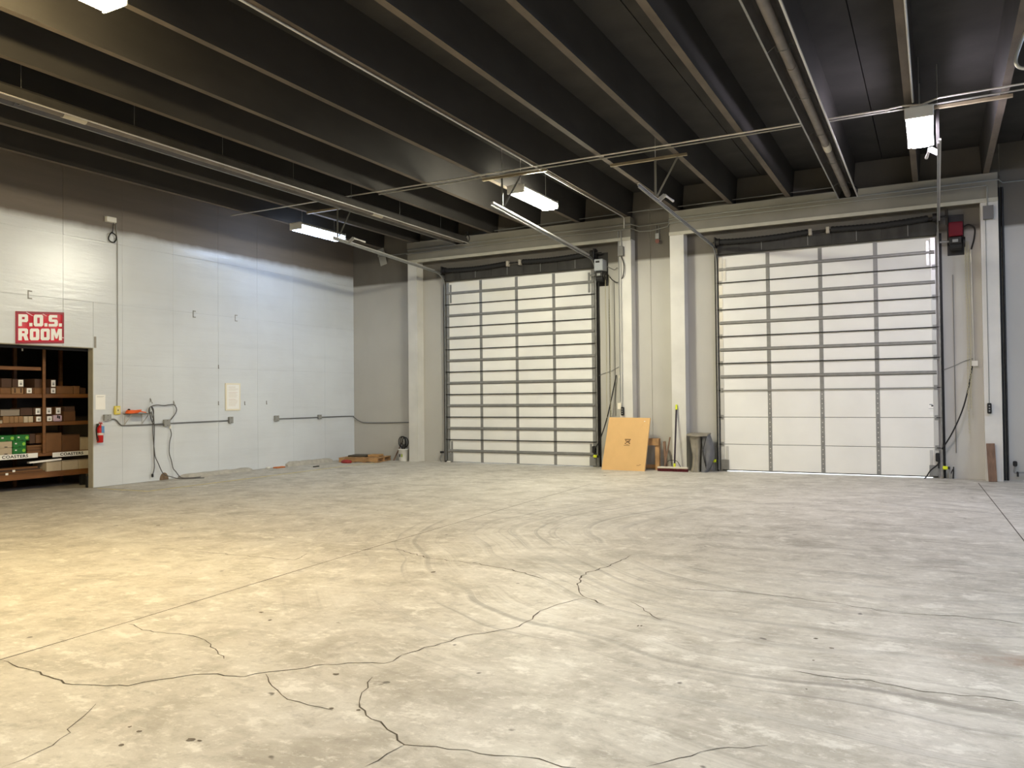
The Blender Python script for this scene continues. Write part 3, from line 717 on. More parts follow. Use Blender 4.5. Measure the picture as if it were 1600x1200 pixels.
# ================================================================== OVERHEAD CONDUIT
def conduit(label, pts, r, m, name='conduit', group=None, couplings=0, cat='conduit', straps=None, strap_ax=None):
    root = thing(name, label, cat, pts[0], group)
    part('pipe', MB().tube(pts, r, 8), m, root)
    return root
yc = -4.5
conduit('upper of two steel conduits crossing the hall below the ribs', [(0.55, yc+0.03, 5.245)]+[(x, yc, 5.245) for x in (4, 8, 12.6)]+[(12.78, yc-0.05, 5.245), (13.0, yc-0.02, 5.23), (13.2, yc-0.12, 5.25), (19.9, yc-0.22, 5.25)], 0.013, M_BRIGHT, group='conduits crossing the hall')
conduit('lower of two steel conduits crossing the hall below the ribs', [(4.2, yc+0.13, 5.232), (8, yc+0.12, 5.232), (12.9, yc+0.05, 5.232), (19.9, yc-0.10, 5.232)], 0.012, M_CONDUIT, group='conduits crossing the hall')
conduit('steel conduit clipped under a rib, running from the hall to the door wall', [(7.40, -23, 5.257), (7.40, -0.3, 5.257), (7.40, -0.225, 5.235), (7.40, -0.225, 5.02)], 0.014, M_BRIGHT, group='conduits along the ribs')
conduit('steel conduit clipped under the rib above the right bay light', [(12.90, -23, 5.257), (12.90, -4.6, 5.257)], 0.013, M_BRIGHT, group='conduits along the ribs')
conduit('thin painted conduit along the rib ends above the door frames', [(4.3, -0.235, 5.30), (7.3, -0.235, 5.34), (11.5, -0.235, 5.34)], 0.010, M_CONDUITD)
# conduits along the frame beams
conduit('upper painted conduit along the beam over the doors', [(0.9, -0.03, 5.06), (1.80, -0.03, 5.06), (1.9, -0.225, 5.08), (7.55, -0.225, 5.09), (7.62, 0.055, 5.09), (8.27, 0.055, 5.10), (8.36, -0.225, 5.10), (14.10, -0.225, 5.13), (14.18, 0.055, 5.13), (19.8, 0.055, 5.13)], 0.012, M_CONDUIT, group='conduits along the door beams')
conduit('lower painted conduit along the beam over the doors', [(1.86, -0.225, 5.0), (7.2, -0.225, 5.0), (7.56, -0.215, 5.0), (7.64, 0.055, 4.98), (7.9, 0.055, 4.97), (8.25, 0.055, 5.02), (8.36, -0.225, 5.02), (13.93, -0.225, 5.05)], 0.011, M_CONDUIT, group='conduits along the door beams')
# loop of pale conduit at the right edge of the photo
lp = smooth([px(1612, 40, 'y', -6.2), px(1600, 55, 'y', -6.2), px(1588, 88, 'y', -6.2), px(1589, 102, 'y', -6.2), px(1600, 107, 'y', -6.2), px(1625, 105, 'y', -6.2)], 5)
up = [Vector((lp[0].x+0.6, -6.2, lp[0].z+0.05))]
solo('conduit_loop', MB().tube(up+lp+[Vector((lp[-1].x+0.5, -6.2, lp[-1].z))], 0.018, 8), M_BRIGHT, 'pale bent conduit dropping from the ceiling at the right edge', 'conduit', lp[0])

# post-mounted conduits, boxes, pendants
def jbox(label, x, z, w, h, y, d, m, name='junction_box', group=None):
    r = thing(name, label, 'junction box', (x, y, z), group)
    part('box_body', MB().rbox(x-w/2, x+w/2, y-d, y-0.0005, z-h/2, z+h/2, 0.005), m, r)
    part('cover', MB().rbox(x-w/2-0.004, x+w/2+0.004, y-d-0.004, y-d, z-h/2-0.004, z+h/2+0.004, 0.0015).cyl((x, y-d-0.008, z+h*0.3), (x, y-d-0.004, z+h*0.3), 0.006, 8), m, r)
    return r
yf = -0.1965
jbox('dark grey junction box high on the post right of the narrower door', 7.325, 4.55, 0.11, 0.20, yf, 0.07, M_BOXD, group='junction boxes on the posts')
jbox('grey junction box high on the post right of the wider door', 13.94, 4.58, 0.15, 0.22, yf, 0.08, M_BOXD, group='junction boxes on the posts')
conduit('painted conduit running down the post from the beam of the narrower door', [(7.262, yf-0.014, 4.97), (7.262, yf-0.014, 1.40)], 0.011, M_CONDUIT, group='conduits down the posts')
conduit('short painted conduit from the beam into the box right of the narrower door', [(7.33, yf-0.034, 4.97), (7.33, yf-0.034, 4.66)], 0.011, M_CONDUIT, group='conduits down the posts')
conduit('short painted conduit from the beam into the box right of the wider door', [(13.93, yf-0.034, 5.03), (13.93, yf-0.034, 4.70)], 0.011, M_CONDUIT, group='conduits down the posts')
def pendant(label, x, z, ztop):
    r = thing('control_pendant', label, 'push button control', (x, yf-0.02, z), 'hanging door controls')
    part('handset', MB().rbox(x-0.032, x+0.032, yf-0.06, yf-0.004, z-0.09, z+0.09, 0.012), M_BLACK, r)
    for dz in (-0.045, 0.0, 0.045): part('button', MB().cyl((x, yf-0.067, z+dz), (x, yf-0.059, z+dz), 0.012, 10), M_GREYBOX, r)
    part('cable', MB().cyl((x, yf-0.03, z+0.09), (x, yf-0.03, ztop), 0.006, 6), M_CONDUITD, r)
pendant('black three button control hanging on the post right of the narrower door', 7.315, 1.20, 4.44)
pendant('black three button control hanging on the post right of the wider door', 13.90, 1.24, 4.46)
jbox('small grey switch box on the post beside the brown cardboard', 7.25, 1.31, 0.065, 0.12, yf, 0.05, M_CREAM, name='switch_box')

# alarm horn between the bays
r = thing('alarm_horn', 'small rusty alarm horn on the wall between the two doors', 'alarm', (8.05, YR, 4.78))
part('back_box', MB().rbox(7.99, 8.07, 0.02, YR-0.001, 4.78, 4.90, 0.006), M_GREYBOX, r)
part('horn', MB().cyl((8.05, -0.04, 4.72), (8.05, 0.075, 4.74), 0.045, 12, r2=0.02), mat('rusty_red', (112, 62, 48), 0.6), r)
part('drop_pipe', MB().cyl((8.0, 0.06, 4.90), (8.0, 0.06, 5.06), 0.011, 8).cyl((8.06, 0.06, 4.90), (8.06, 0.06, 5.06), 0.011, 8), M_CONDUITD, r)

# steel plate brace near the corner, dark joint strip by the right post
solo('plate_brace', MB().bar(px(594, 389, 'y', 0.03), px(600, 414, 'y', 0.05), 0.20, 0.012, up=(0,1,0)).rbox(0.83, 1.0, 0.0, YR-0.001, 5.06, 5.2, 0.006), mat('plate_paint', (170, 168, 158), 0.55), 'pale slanted steel plate bolted high in the left corner', 'plate', (0.95, 0.04, 4.8))
solo('drain_pipe', MB().cyl((14.168, 0.04, 0.0), (14.168, 0.04, 5.05), 0.018, 12).box(14.11, 14.138, 0.03, YR-0.001, 0, 5.05), M_DKSTEEL, 'dark pipe standing beside the post right of the wider door', 'pipe', (14.175, 0.03, 0))
r = thing('hose_tap', 'black tap on a pipe stub low on the wall at the far right', 'tap', (14.33, YR, 0.3))
c = px(1592, 738, 'y', 0.0)
part('pipe_stub', MB().tube(smooth([(c.x+0.9, 0.0, c.z), (c.x+0.05, 0.0, c.z), (c.x-0.06, 0.0, c.z-0.01), (c.x-0.05, 0.0, c.z+0.12)], 5), 0.015, 8).cyl((c.x+0.5, 0.0, c.z), (c.x+0.5, YR-0.001, c.z), 0.015, 8), M_GALV, r)
part('tap_handle', MB().rbox(c.x-0.085, c.x-0.02, -0.04, 0.03, c.z+0.10, c.z+0.19, 0.02, seg=2), M_BLACK, r)
part('spout', MB().tube([(c.x-0.02, -0.01, c.z), (c.x-0.02, -0.05, c.z-0.02), (c.x-0.02, -0.06, c.z-0.07)], 0.016, 8), M_DKSTEEL, r)

# ================================================================== DOOR OPERATORS
def operator(label, x, z, hood, w):
    r = thing('door_operator', label, 'door operator', (x, YR, z), 'chain hoist door operators')
    part('mount_plate', MB().rbox(x-w/2-0.02, x+w/2+0.02, YR-0.012, YR-0.001, z-0.30, z+0.42, 0.003), M_DKSTEEL, r)
    part('hood', MB().rbox(x-w/2, x+w/2, -0.20, YR-0.013, z, z+0.25, 0.02, seg=2), hood, r)
    if x < 10: part('hood_grip', MB().rbox(x-w*0.30, x+w*0.15, -0.206, -0.199, z+0.17, z+0.21, 0.004), M_BLACK, r)
    part('gearbox', MB().rbox(x-w*0.48, x+w*0.44, -0.16, YR-0.013, z-0.13, z-0.002, 0.015), M_DKSTEEL, r)
    part('motor', MB().cyl((x-w*0.42, -0.08, z-0.16), (x+w*0.40, -0.08, z-0.16), 0.075, 18), M_BLACK, r)
    part('nameplate', MB().rbox(x-w*0.25, x+w*0.15, -0.164, -0.159, z-0.10, z-0.05, 0.002), M_GREYBOX, r)
    part('output_shaft', MB().cyl((x-w/2-0.14, -0.09, z-0.07), (x-w*0.4, -0.09, z-0.07), 0.018, 10), M_GALV, r)
    part('chain_wheel', MB().cyl((x+w*0.50, -0.10, z-0.10), (x+w*0.50+0.03, -0.10, z-0.10), 0.09, 20), M_DKSTEEL, r)
    part('chain_guard', MB().bar((x-w/2-0.02, -0.02, z+0.24), (x-w/2-0.03, -0.06, z+0.50), 0.04, 0.05), M_DKSTEEL, r)
    return r
o1 = operator('grey and black door operator at the top right of the narrower door', 6.80, 4.19, mat('operator_grey', (172, 176, 178), 0.4), 0.20)
o2 = operator('maroon and black door operator at the top right of the wider door', 13.455, 4.24, M_MAROON, 0.22)
def chain(root, x, y, z0, z1, m):
    mb = MB(); z = z1; k = 0
    while z > z0:
        hw = 0.011
        pts = [Vector((hw*math.cos(a), 0, 0.020*math.sin(a))) for a in [i/6*2*PI for i in range(6)]]
        if k % 2: pts = [Vector((0, p.x, p.z)) for p in pts]
        mb.tube([Vector((x+0.006*math.sin(z*3), y, z))+p for p in pts], 0.004, 3, closed=True); z -= 0.031; k += 1
    part('hand_chain', mb, m, root, kind='stuff', fixn=False)
M_CHAIN = mat('chain_zinc', (190, 182, 150), 0.4, 0.5)
for dx in (0.0, 0.085):
    chain(o1, 6.925+dx, -0.10, 0.78+dx, 4.08, M_CHAIN)
    chain(o2, 13.60+dx*0.5, -0.10, 0.80+dx*5, 4.12, M_CHAIN)
# cable runs by the operators
def cord(label, pts, r, m, name='power_cord', n=6, group=None):
    return solo(name, MB().tube(smooth(pts, n), r, 8), m, label, 'cord', tuple(pts[0]), group)
cord('drooping black cable from the grey operator to its junction box', [(6.92, -0.05, 4.16), (7.05, 0.0, 3.99), (7.20, -0.05, 3.93), (7.36, -0.23, 4.02), (7.39, -0.245, 4.25), (7.335, -0.24, 4.44)], 0.010, M_DKSTEEL)
cord('thin cable along the wall beside the grey operator', [(6.92, -0.02, 4.30), (7.06, 0.05, 4.22), (7.16, 0.06, 4.18), (7.17, 0.062, 3.2), (7.17, 0.062, 1.96)], 0.006, M_CONDUITD)
cord('flexible grey cable arching from the maroon operator to the post', [(13.58, -0.03, 4.42), (13.66, 0.0, 4.45), (13.745, 0.03, 4.38), (13.735, 0.04, 4.20), (13.69, 0.05, 4.02)], 0.013, M_DKSTEEL)
conduit('white conduit dropping beside the hoist chain to the white box', [(13.685, 0.062, 4.04), (13.70, 0.062, 2.06)], 0.011, M_BRIGHT)
jbox('small white box on the wall right of the wider door', 13.71, 2.02, 0.085, 0.085, YR, 0.05, M_WHITE, name='cable_box')
jbox('small grey box on the wall right of the narrower door', 7.18, 1.93, 0.06, 0.05, YR, 0.04, M_CREAM, name='cable_box')
conduit('thin conduit down the concrete left of the hoist chain of the wider door', [(13.40, 0.068, 3.6), (13.40, 0.068, 0.45)], 0.007, M_CONDUITD, group='thin conduits beside the doors')
conduit('first thin conduit down the concrete right of the narrower door', [(6.93, 0.068, 3.6), (6.93, 0.068, 0.5)], 0.007, M_CONDUITD, group='thin conduits beside the doors')
conduit('second thin conduit down the concrete right of the narrower door', [(7.05, 0.068, 4.0), (7.05, 0.068, 1.1)], 0.007, M_CONDUITD, group='thin conduits beside the doors')
cord('black edge cord swinging from a white box to the foot of the wider door', [px(1519, 572, 'y', 0.0), px(1514, 602, 'y', -0.06), px(1504, 640, 'y', -0.1), px(1488, 676, 'y', -0.1), px(1472, 702, 'y', -0.04)], 0.012, M_BLACK, group='safety edge cords')
cord('black edge cord swinging from a small box to the foot of the narrower door', [px(963, 586, 'y', 0.04), px(957, 615, 'y', -0.05), px(948, 655, 'y', -0.1), px(937, 688, 'y', -0.1), px(928, 703, 'y', -0.04)], 0.012, M_BLACK, group='safety edge cords')
cord('thin black wire sagging across the wall right of the narrower door', [px(936, 587, 'y', 0.07), px(945, 583, 'y', 0.07), px(955, 580, 'y', 0.07), px(967, 573, 'y', 0.07)], 0.005, M_CONDUITD, group='thin wall wires')
cord('thin grey wire sagging across the wall right of the wider door', [px(1474, 578, 'y', 0.07), px(1490, 572, 'y', 0.07), px(1505, 565, 'y', 0.07), px(1521, 560, 'y', 0.07)], 0.005, M_CONDUITD, group='thin wall wires')
cord('black cord trailing from the edge sensor onto the floor', [px(1468, 722, 'y', 0.0), px(1464, 727, 'y', -0.03), px(1454, 735, 'y', -0.05), px(1448, 744, 'y', -0.08), px(1444, 748.5, 'y', -0.15)], 0.011, M_BLACK)
for xx, lab in ((D2[1]-0.02, 'wider'), (D1[1]-0.03, 'narrower')):
    r = thing('edge_sensor', 'small black switch box at the bottom right of the %s door' % lab, 'sensor', (xx, 0, 0.35), 'edge switches on the doors')
    part('sensor_body', MB().rbox(xx-0.035, xx+0.035, -0.06, 0.008, 0.30, 0.45, 0.012), M_BLACK, r)
    part('sensor_tail', MB().cyl((xx+0.01, -0.03, 0.18), (xx+0.01, -0.03, 0.30), 0.010, 8), M_BLACK, r)

def photo_eye(label, u, v, ylens, post_dx):
    c = px(u, v, 'y', ylens)
    r = thing('photo_eye', label, 'sensor', (c.x, ylens, 0), 'safety photo eyes at the door feet')
    part('eye_body', MB().rbox(c.x-0.05, c.x+0.03, ylens-0.03, ylens+0.03, c.z-0.03, c.z+0.03, 0.01), M_HIVIS, r, label='bright yellow sensor body')
    part('eye_cap', MB().rbox(c.x+0.031, c.x+0.06, ylens-0.025, ylens+0.025, c.z-0.026, c.z+0.026, 0.008), M_BLACK, r)
    part('bracket_post', MB().bar((c.x+post_dx, ylens+0.035, 0), (c.x+post_dx, ylens+0.035, c.z+0.02), 0.03, 0.006, up=(0,1,0)).bar((c.x+post_dx, ylens+0.035, c.z), (c.x, ylens+0.032, c.z), 0.03, 0.006, up=(0,1,0)), M_GALV, r)
photo_eye('yellow photo eye at the foot of the right track of the narrower door', 931, 713, -0.05, 0.05)
photo_eye('yellow photo eye at the foot of the left track of the wider door', 1117, 720, -0.12, -0.03)
photo_eye('yellow photo eye at the foot of the right track of the wider door', 1478, 731, -0.05, 0.06)
# left one of the narrow door: a black sensor on a bent bracket
c = px(691, 706.5, 'y', -0.02)
r = thing('sensor_bracket', 'black sensor on a bent bracket left of the narrower door', 'sensor', (c.x-0.04, 0, 0))
part('sensor_body', MB().rbox(c.x-0.05, c.x+0.03, -0.05, 0.01, c.z-0.025, c.z+0.025, 0.008), M_BLACK, r)
part('bent_bracket', MB().bar((c.x-0.02, -0.01, c.z-0.02), (c.x-0.07, -0.01, 0.06), 0.025, 0.006, up=(0,1,0)).bar((c.x-0.07, -0.01, 0.06), (c.x-0.03, -0.01, 0.0), 0.025, 0.006, up=(0,1,0)), M_GALV, r)
c = px(1489, 728, 'y', 0.02)
solo('steel_peg', MB().bar((c.x, 0.02, 0), (c.x+0.01, 0.02, 0.21), 0.022, 0.02).bar((c.x-0.05, 0.0, 0.06), (c.x, 0.0, 0.17), 0.018, 0.018), M_DKSTEEL, 'small dark steel peg standing at the wall right of the wider door', 'peg', (c.x, 0.02, 0))
# guard post patches: corroded plate at the wall foot left of the wide door
# ================================================================== THINGS AT THE DOOR WALL
# big brown cardboard carton, folded flat, leaning
bl, br = px(945, 733.5, 'z', 0.0), px(1007.5, 737.3, 'z', 0.0)
bl = Vector((6.955, -0.55, 0)); br = Vector((7.90, -0.60, 0))
tl, tr = px(952, 652, 'y', -0.26), px(1016, 653, 'y', -0.26)
r = thing('cardboard_sheet', 'large flat brown cardboard with a small printed mark, leaning between the two doors', 'cardboard', ((bl+br)/2))
nrm = ((br-bl).cross(tl-bl)).normalized()
if nrm.y > 0: nrm = -nrm
def quad_slab(a, b, c, d, n, t):
    vs = [a, b, c, d, a-n*t, b-n*t, c-n*t, d-n*t]
    return MB().add(vs, [(0,1,2,3), (7,6,5,4), (0,4,5,1), (1,5,6,2), (2,6,7,3), (3,7,4,0)])
part('front_sheet', quad_slab(bl, br, tr, tl, nrm, 0.012), M_CARD, r)
off = nrm*0.013
part('back_sheet', quad_slab(bl-off, br-off, tr-off, tl-off, nrm, 0.02), M_CARDEDGE, r)
def onsheet(a, b, dpt=0.001):
    p = bl.lerp(br, a); q = tl.lerp(tr, a); return p.lerp(q, b)+nrm*dpt
def patch(a0, a1, b0, b1, d=0.001): return MB().add([onsheet(a0, b0, d), onsheet(a1, b0, d), onsheet(a1, b1, d), onsheet(a0, b1, d)], [(0,1,2,3)])
def patches(lst):
    mb = MB()
    for q in lst:
        m2 = patch(*q); mb.add(m2.v, m2.f)
    return mb
part('printed_mark', patches([(.455,.60,.575,.59), (.475,.50,.545,.57), (.555,.58,.545,.57), (.50,.525,.515,.545), (.545,.57,.515,.545), (.47,.495,.495,.52), (.565,.59,.495,.52), (.52,.545,.53,.56), (.45,.585,.465,.475), (.50,.555,.485,.492)]), M_INK, r)
part('staple', patch(.865, .89, .925, .94, 0.002), M_PAPER, r)
part('crease', patches([(.80, .87, .10, .106), (.86, .90, .112, .118)]), M_INK, r)

# upright pallet behind it
r = thing('pallet', 'wooden pallet standing on edge behind the brown cardboard', 'pallet', (7.75, -0.12, 0), 'wooden pallets')
part('slat', MB().rbox(7.35, 8.085, -0.235, -0.215, 0.50, 0.64, 0.003), M_WOODP, r)
for x in (7.40, 7.70, 8.0): part('stringer', MB().rbox(x, x+0.085, -0.213, -0.13, 0.0, 0.645, 0.004), M_WOODP, r)
part('slat', MB().rbox(7.35, 7.80, -0.235, -0.215, 0.02, 0.13, 0.003), M_WOODP, r)
for z0, z1 in ((0.50, 0.64), (0.02, 0.10)): part('slat', MB().rbox(7.35, 8.085, -0.128, -0.11, z0, z1, 0.003), M_WOODP, r)
def lean(name, label, cat, foot, top, w, t, m, roll=(0,1,0)):
    foot, top = Vector(foot), Vector(top)
    return solo(name, MB().bar(foot, top, w, t, up=roll), m, label, cat, tuple(foot))
lean('wooden_plank', 'dark wooden plank leaning between the pallet and the broom', 'plank', px(1041, 732, 'y', -0.30)*1.0, px(1038, 690, 'y', -0.06), 0.055, 0.03, M_WOODD)
lean('wooden_stick', 'thin dark stick leaning on the post behind the broom', 'stick', (8.225, -0.36, 0.006), tuple(px(1047, 683, 'y', -0.21)), 0.024, 0.024, M_WOODD)
# push broom
r = thing('push_broom', 'push broom with a black handle and dark red bristles, standing on the floor', 'broom', (8.42, -0.42, 0))
hx0, hx1, hy = 8.12, 8.74, -0.43
part('block', MB().rbox(hx0, hx1, hy-0.035, hy+0.035, 0.055, 0.095, 0.01), mat('broom_block', (206, 196, 176), 0.6), r)
bmb = MB()
rb = random.Random(5)
for i in range(60):
    x = hx0+0.01+(hx1-hx0-0.02)*i/59
    for y in (hy-0.025, hy, hy+0.025): bmb.bar((x, y, 0.055), (x+rb.uniform(-.006, .006), y*1.0+rb.uniform(-.012, .012), 0.0), 0.011, 0.02)
part('bristles', bmb, M_BRISTLE, r, kind='stuff')
hb = Vector((8.465, hy, 0.10)); ht = px(1057, 634, 'y', -0.215)
part('handle', MB().cyl(hb, ht, 0.018, 10), mat('broom_handle', (44, 32, 40), 0.5), r)
part('grip', MB().cyl(ht-(ht-hb).normalized()*0.08, ht+Vector((0,0,0.02)), 0.021, 10), M_HIVIS, r, label='yellow grip end')
part('socket', MB().cyl(hb-Vector((0,0,0.01)), hb+(ht-hb)*0.05, 0.024, 10), M_HIVIS, r, label='yellow handle socket')
part('brace', MB().tube(smooth([(hx0+0.17, hy, 0.095), (8.33, hy+0.01, 0.20), (8.425, hy+0.012, 0.225), (8.52, hy+0.01, 0.20), (hx1-0.15, hy, 0.095)], 5), 0.006, 6), M_DKSTEEL, r)

# canvas bundle: heavy grey sheet slumped over a support
def drape(secs, yb, seed, n=44, amp=0.10):
    """secs: (z, x_left, x_right, y_front): loft of pinched, folded outlines from the floor up"""
    rr = random.Random(seed); ph = [rr.uniform(0, 6.28) for _ in range(4)]; vs = []
    fine = []
    for a, b in zip(secs[:-1], secs[1:]):
        for k in range(5): fine.append([p+(q-p)*k/5 for p, q in zip(a, b)])
    fine.append(list(secs[-1]))
    for z, xl, xr, yf_ in fine:
        cx, cy, ax, ay = (xl+xr)/2, (yf_+yb)/2, (xr-xl)/2, (yb-yf_)/2
        t = z/secs[-1][0]
        for j in range(n):
            a = 2*PI*j/n; ca, sa = math.cos(a), math.sin(a); sq = 1/max(abs(ca), abs(sa))**0.6
            f = 1+amp*(1-0.6*t)*(0.6*math.sin(6*a+ph[1]+1.5*t)+0.4*math.sin(11*a+ph[2]-2*t)) - (0.03*math.sin(9*t+3*a+ph[3]))
            vs.append((cx+ax*ca*sq*(1+(f-1)*0.4), min(cy+ay*sa*sq*f, yb+0.03), z))
    m = len(fine)
    fs = [(k*n+j, k*n+(j+1) % n, (k+1)*n+(j+1) % n, (k+1)*n+j) for k in range(m-1) for j in range(n)]
    mb = MB(); mb.add(vs, fs, 0, True)
    top = vs[(m-1)*n:]; c = sum((Vector(v) for v in top), Vector())/n
    mb.add(top+[tuple(c)], [(j, (j+1) % n, n) for j in range(n)], 0, True)
    return mb
r = thing('canvas_bundle', 'slumped grey canvas bundle beside the left track of the wider door', 'canvas bundle', (8.95, -0.25, 0))
part('left_fold', drape([(0.0, 8.76, 8.96, -0.42), (0.10, 8.79, 8.955, -0.40), (0.30, 8.81, 8.965, -0.38), (0.55, 8.76, 8.975, -0.38), (0.70, 8.735, 8.985, -0.39), (0.735, 8.74, 8.98, -0.38)], -0.10, 4), M_TARP, r, label='beige grey fold of canvas')
part('right_fold', drape([(0.0, 8.99, 9.08, -0.42), (0.08, 8.985, 9.13, -0.41), (0.25, 8.98, 9.20, -0.40), (0.45, 8.99, 9.20, -0.38), (0.62, 9.0, 9.16, -0.38), (0.735, 9.0, 9.12, -0.37)], -0.10, 9), M_TARPD, r, label='blue grey fold of canvas')
part('top_sheet', MB().add([(8.715, -0.41, 0.755), (8.72, -0.06, 0.77), (9.11, -0.06, 0.76), (9.12, -0.40, 0.745), (8.90, -0.43, 0.735), (8.72, -0.415, 0.715), (8.90, -0.435, 0.70), (9.125, -0.405, 0.715), (9.115, -0.06, 0.735), (8.72, -0.06, 0.735)], [(0, 4, 3, 2, 1), (0, 5, 6, 4), (4, 6, 7, 3), (3, 7, 8, 2), (0, 1, 9, 5), (5, 9, 8, 7, 6), (1, 2, 8, 9)]), M_TARP, r)
part('strap', MB().bar((9.0, -0.425, 0.68), (9.10, -0.435, 0.12), 0.012, 0.006, up=(0,1,0)).bar((9.11, -0.425, 0.70), (9.03, -0.437, 0.40), 0.012, 0.006, up=(0,1,0)).bar((9.03, -0.437, 0.40), (9.10, -0.437, 0.08), 0.012, 0.006, up=(0,1,0)).bar((9.0, -0.425, 0.69), (9.12, -0.425, 0.70), 0.012, 0.006, up=(0,1,0)), M_BLACK, r)
# plank leaning on the right post
f0 = Vector((13.925, -0.33, 0.004)); f1 = px(1547.5, 693, 'y', -0.215)
solo('leaning_plank', MB().bar(f0, f1, 0.125, 0.035, up=(0,1,0)), M_WOODD, 'short weathered brown plank leaning on the post right of the wider door', 'plank', tuple(f0))

# ================================================================== LEFT CORNER: bucket, hose, pallet
bx, by = 1.66, -0.10
r = thing('bucket', 'white bucket with a small printed label, standing left of the door frame', 'bucket', (bx, by, 0))
by = -0.075
part('pail', MB().lathe((bx-0.03, by, 0), [(0.105, 0.0), (0.112, 0.02), (0.128, 0.27), (0.136, 0.272), (0.136, 0.29), (0.122, 0.292), (0.115, 0.28)], 24), M_WHITE, r)
part('label', MB().box(bx-0.075, bx-0.045, by-0.122, by-0.118, 0.10, 0.17), M_BLKINK, r)
part('label', MB().box(bx-0.02, bx+0.02, by-0.123, by-0.119, 0.10, 0.17), mat('label_green', (150, 170, 60), 0.6), r)
r = thing('hose_coil', 'coiled black hose standing out of the white bucket', 'hose', (bx-0.06, by, 0.30))
for i, (dx, dz, rx, rz) in enumerate([(-0.03, 0.46, 0.10, 0.13), (-0.01, 0.44, 0.085, 0.15), (0.03, 0.45, 0.09, 0.12)]):
    part('hose_loop', MB().tube([(bx-0.03+dx+rx*math.cos(a), by+0.02*i-0.02, dz+rz*math.sin(a)) for a in [k/20*2*PI for k in range(20)]], 0.013, 8, closed=True), M_BLACK, r)
part('nozzle', MB().cyl((bx-0.02, by-0.03, 0.292), (bx-0.01, by-0.03, 0.40), 0.05, 12, r2=0.03), M_DKSTEEL, r)
lean('wooden_pole', 'dark pole leaning in the corner beside the white bucket', 'pole', (1.40, -0.17, 0.012), (1.52, 0.045, 0.48), 0.022, 0.022, M_WOODD)

r = thing('pallet', 'wooden pallet lying flat in the left corner', 'pallet', (0.8, -0.5, 0), 'wooden pallets')
rot = Matrix.Translation((0.80, -0.50, 0)) @ Matrix.Rotation(math.radians(14), 4, 'Z') @ Matrix.Translation((-0.80, 0.36, 0))
def rb_(x0, x1, y0, y1, z0, z1, b=0.003): return MB().rbox(x0, x1, y0, y1, z0, z1, b, xf=rot)
for y in (-0.78, -0.40, -0.02): part('stringer', rb_(0.30, 1.30, y, y+0.04, 0.018, 0.095), M_WOODP, r)
for i in range(7): part('slat', rb_(0.30+i*0.152, 0.30+i*0.152+0.09, -0.79, 0.03, 0.096, 0.112), M_WOODP, r)
for i in range(4): part('slat', rb_(0.30+i*0.305, 0.30+i*0.305+0.085, -0.79, 0.03, 0.001, 0.017), M_WOODP, r)
def onp(x, y, z): return rot @ Vector((x, y, z))
solo('dark_mat', MB().rbox(0.40, 0.86, -0.50, -0.05, 0.1125, 0.15, 0.01, xf=rot), mat('dark_board', (82, 74, 60), 0.8, var=0.2), 'dark brown board lying on the flat pallet', 'board', tuple(onp(0.6, -0.3, 0.1125)))
solo('wood_offcut', MB().rbox(0.90, 1.18, -0.45, -0.15, 0.1125, 0.165, 0.006, xf=rot), M_WOOD, 'pale wooden offcut lying on the flat pallet', 'offcut', tuple(onp(1.0, -0.3, 0.1125)))
c = px(558, 719.5, 'z', 0.03)
mb = MB(); n = 12; rr = random.Random(8); vs = []
for k, (s, z) in enumerate(((1.0, 0.0), (1.05, 0.03), (0.8, 0.065), (0.35, 0.08))):
    vs += [(c.x+0.15*s*math.cos(2*PI*j/n)*rr.uniform(.85, 1.1), c.y-0.40+0.09*s*math.sin(2*PI*j/n)*rr.uniform(.85, 1.1), z) for j in range(n)]
mb.add(vs, [(k*n+j, k*n+(j+1) % n, (k+1)*n+(j+1) % n, (k+1)*n+j) for k in range(3) for j in range(n)]+[tuple(range(n-1, -1, -1)), tuple(3*n+j for j in range(n))], 0, True)
solo('red_rag', mb, M_REDRAG, 'crumpled red rag on the floor against the flat pallet', 'rag', (c.x, c.y-0.40, 0))
# small scraps on the floor along the wall
c = px(438, 731, 'z', 0); solo('orange_scrap', MB().rbox(c.x-0.06, c.x+0.06, c.y-0.17, c.y+0.10, 0.0, 0.03, 0.008), mat('orange_wood', (196, 116, 64), 0.7, var=0.2), 'flat orange brown scrap on the floor beyond the yellow line', 'scrap', tuple(c))
c = px(419, 732.5, 'z', 0); solo('white_scrap', MB().rbox(c.x-0.05, c.x+0.02, c.y-0.03, c.y+0.06, 0.0, 0.04, 0.012), M_WHITE, 'crumpled white scrap beside the orange brown scrap', 'scrap', tuple(c))
c = px(494, 729.5, 'z', 0); solo('black_scrap', MB().rbox(c.x-0.02, c.x+0.02, c.y-0.09, c.y+0.09, 0.0, 0.02, 0.006), M_BLACK, 'small black strip lying on the floor by the yellow line', 'scrap', tuple(c))

# ================================================================== LEFT WALL FITTINGS
def W_(u, v, x=0.0): return px(u, v, 'x', x)
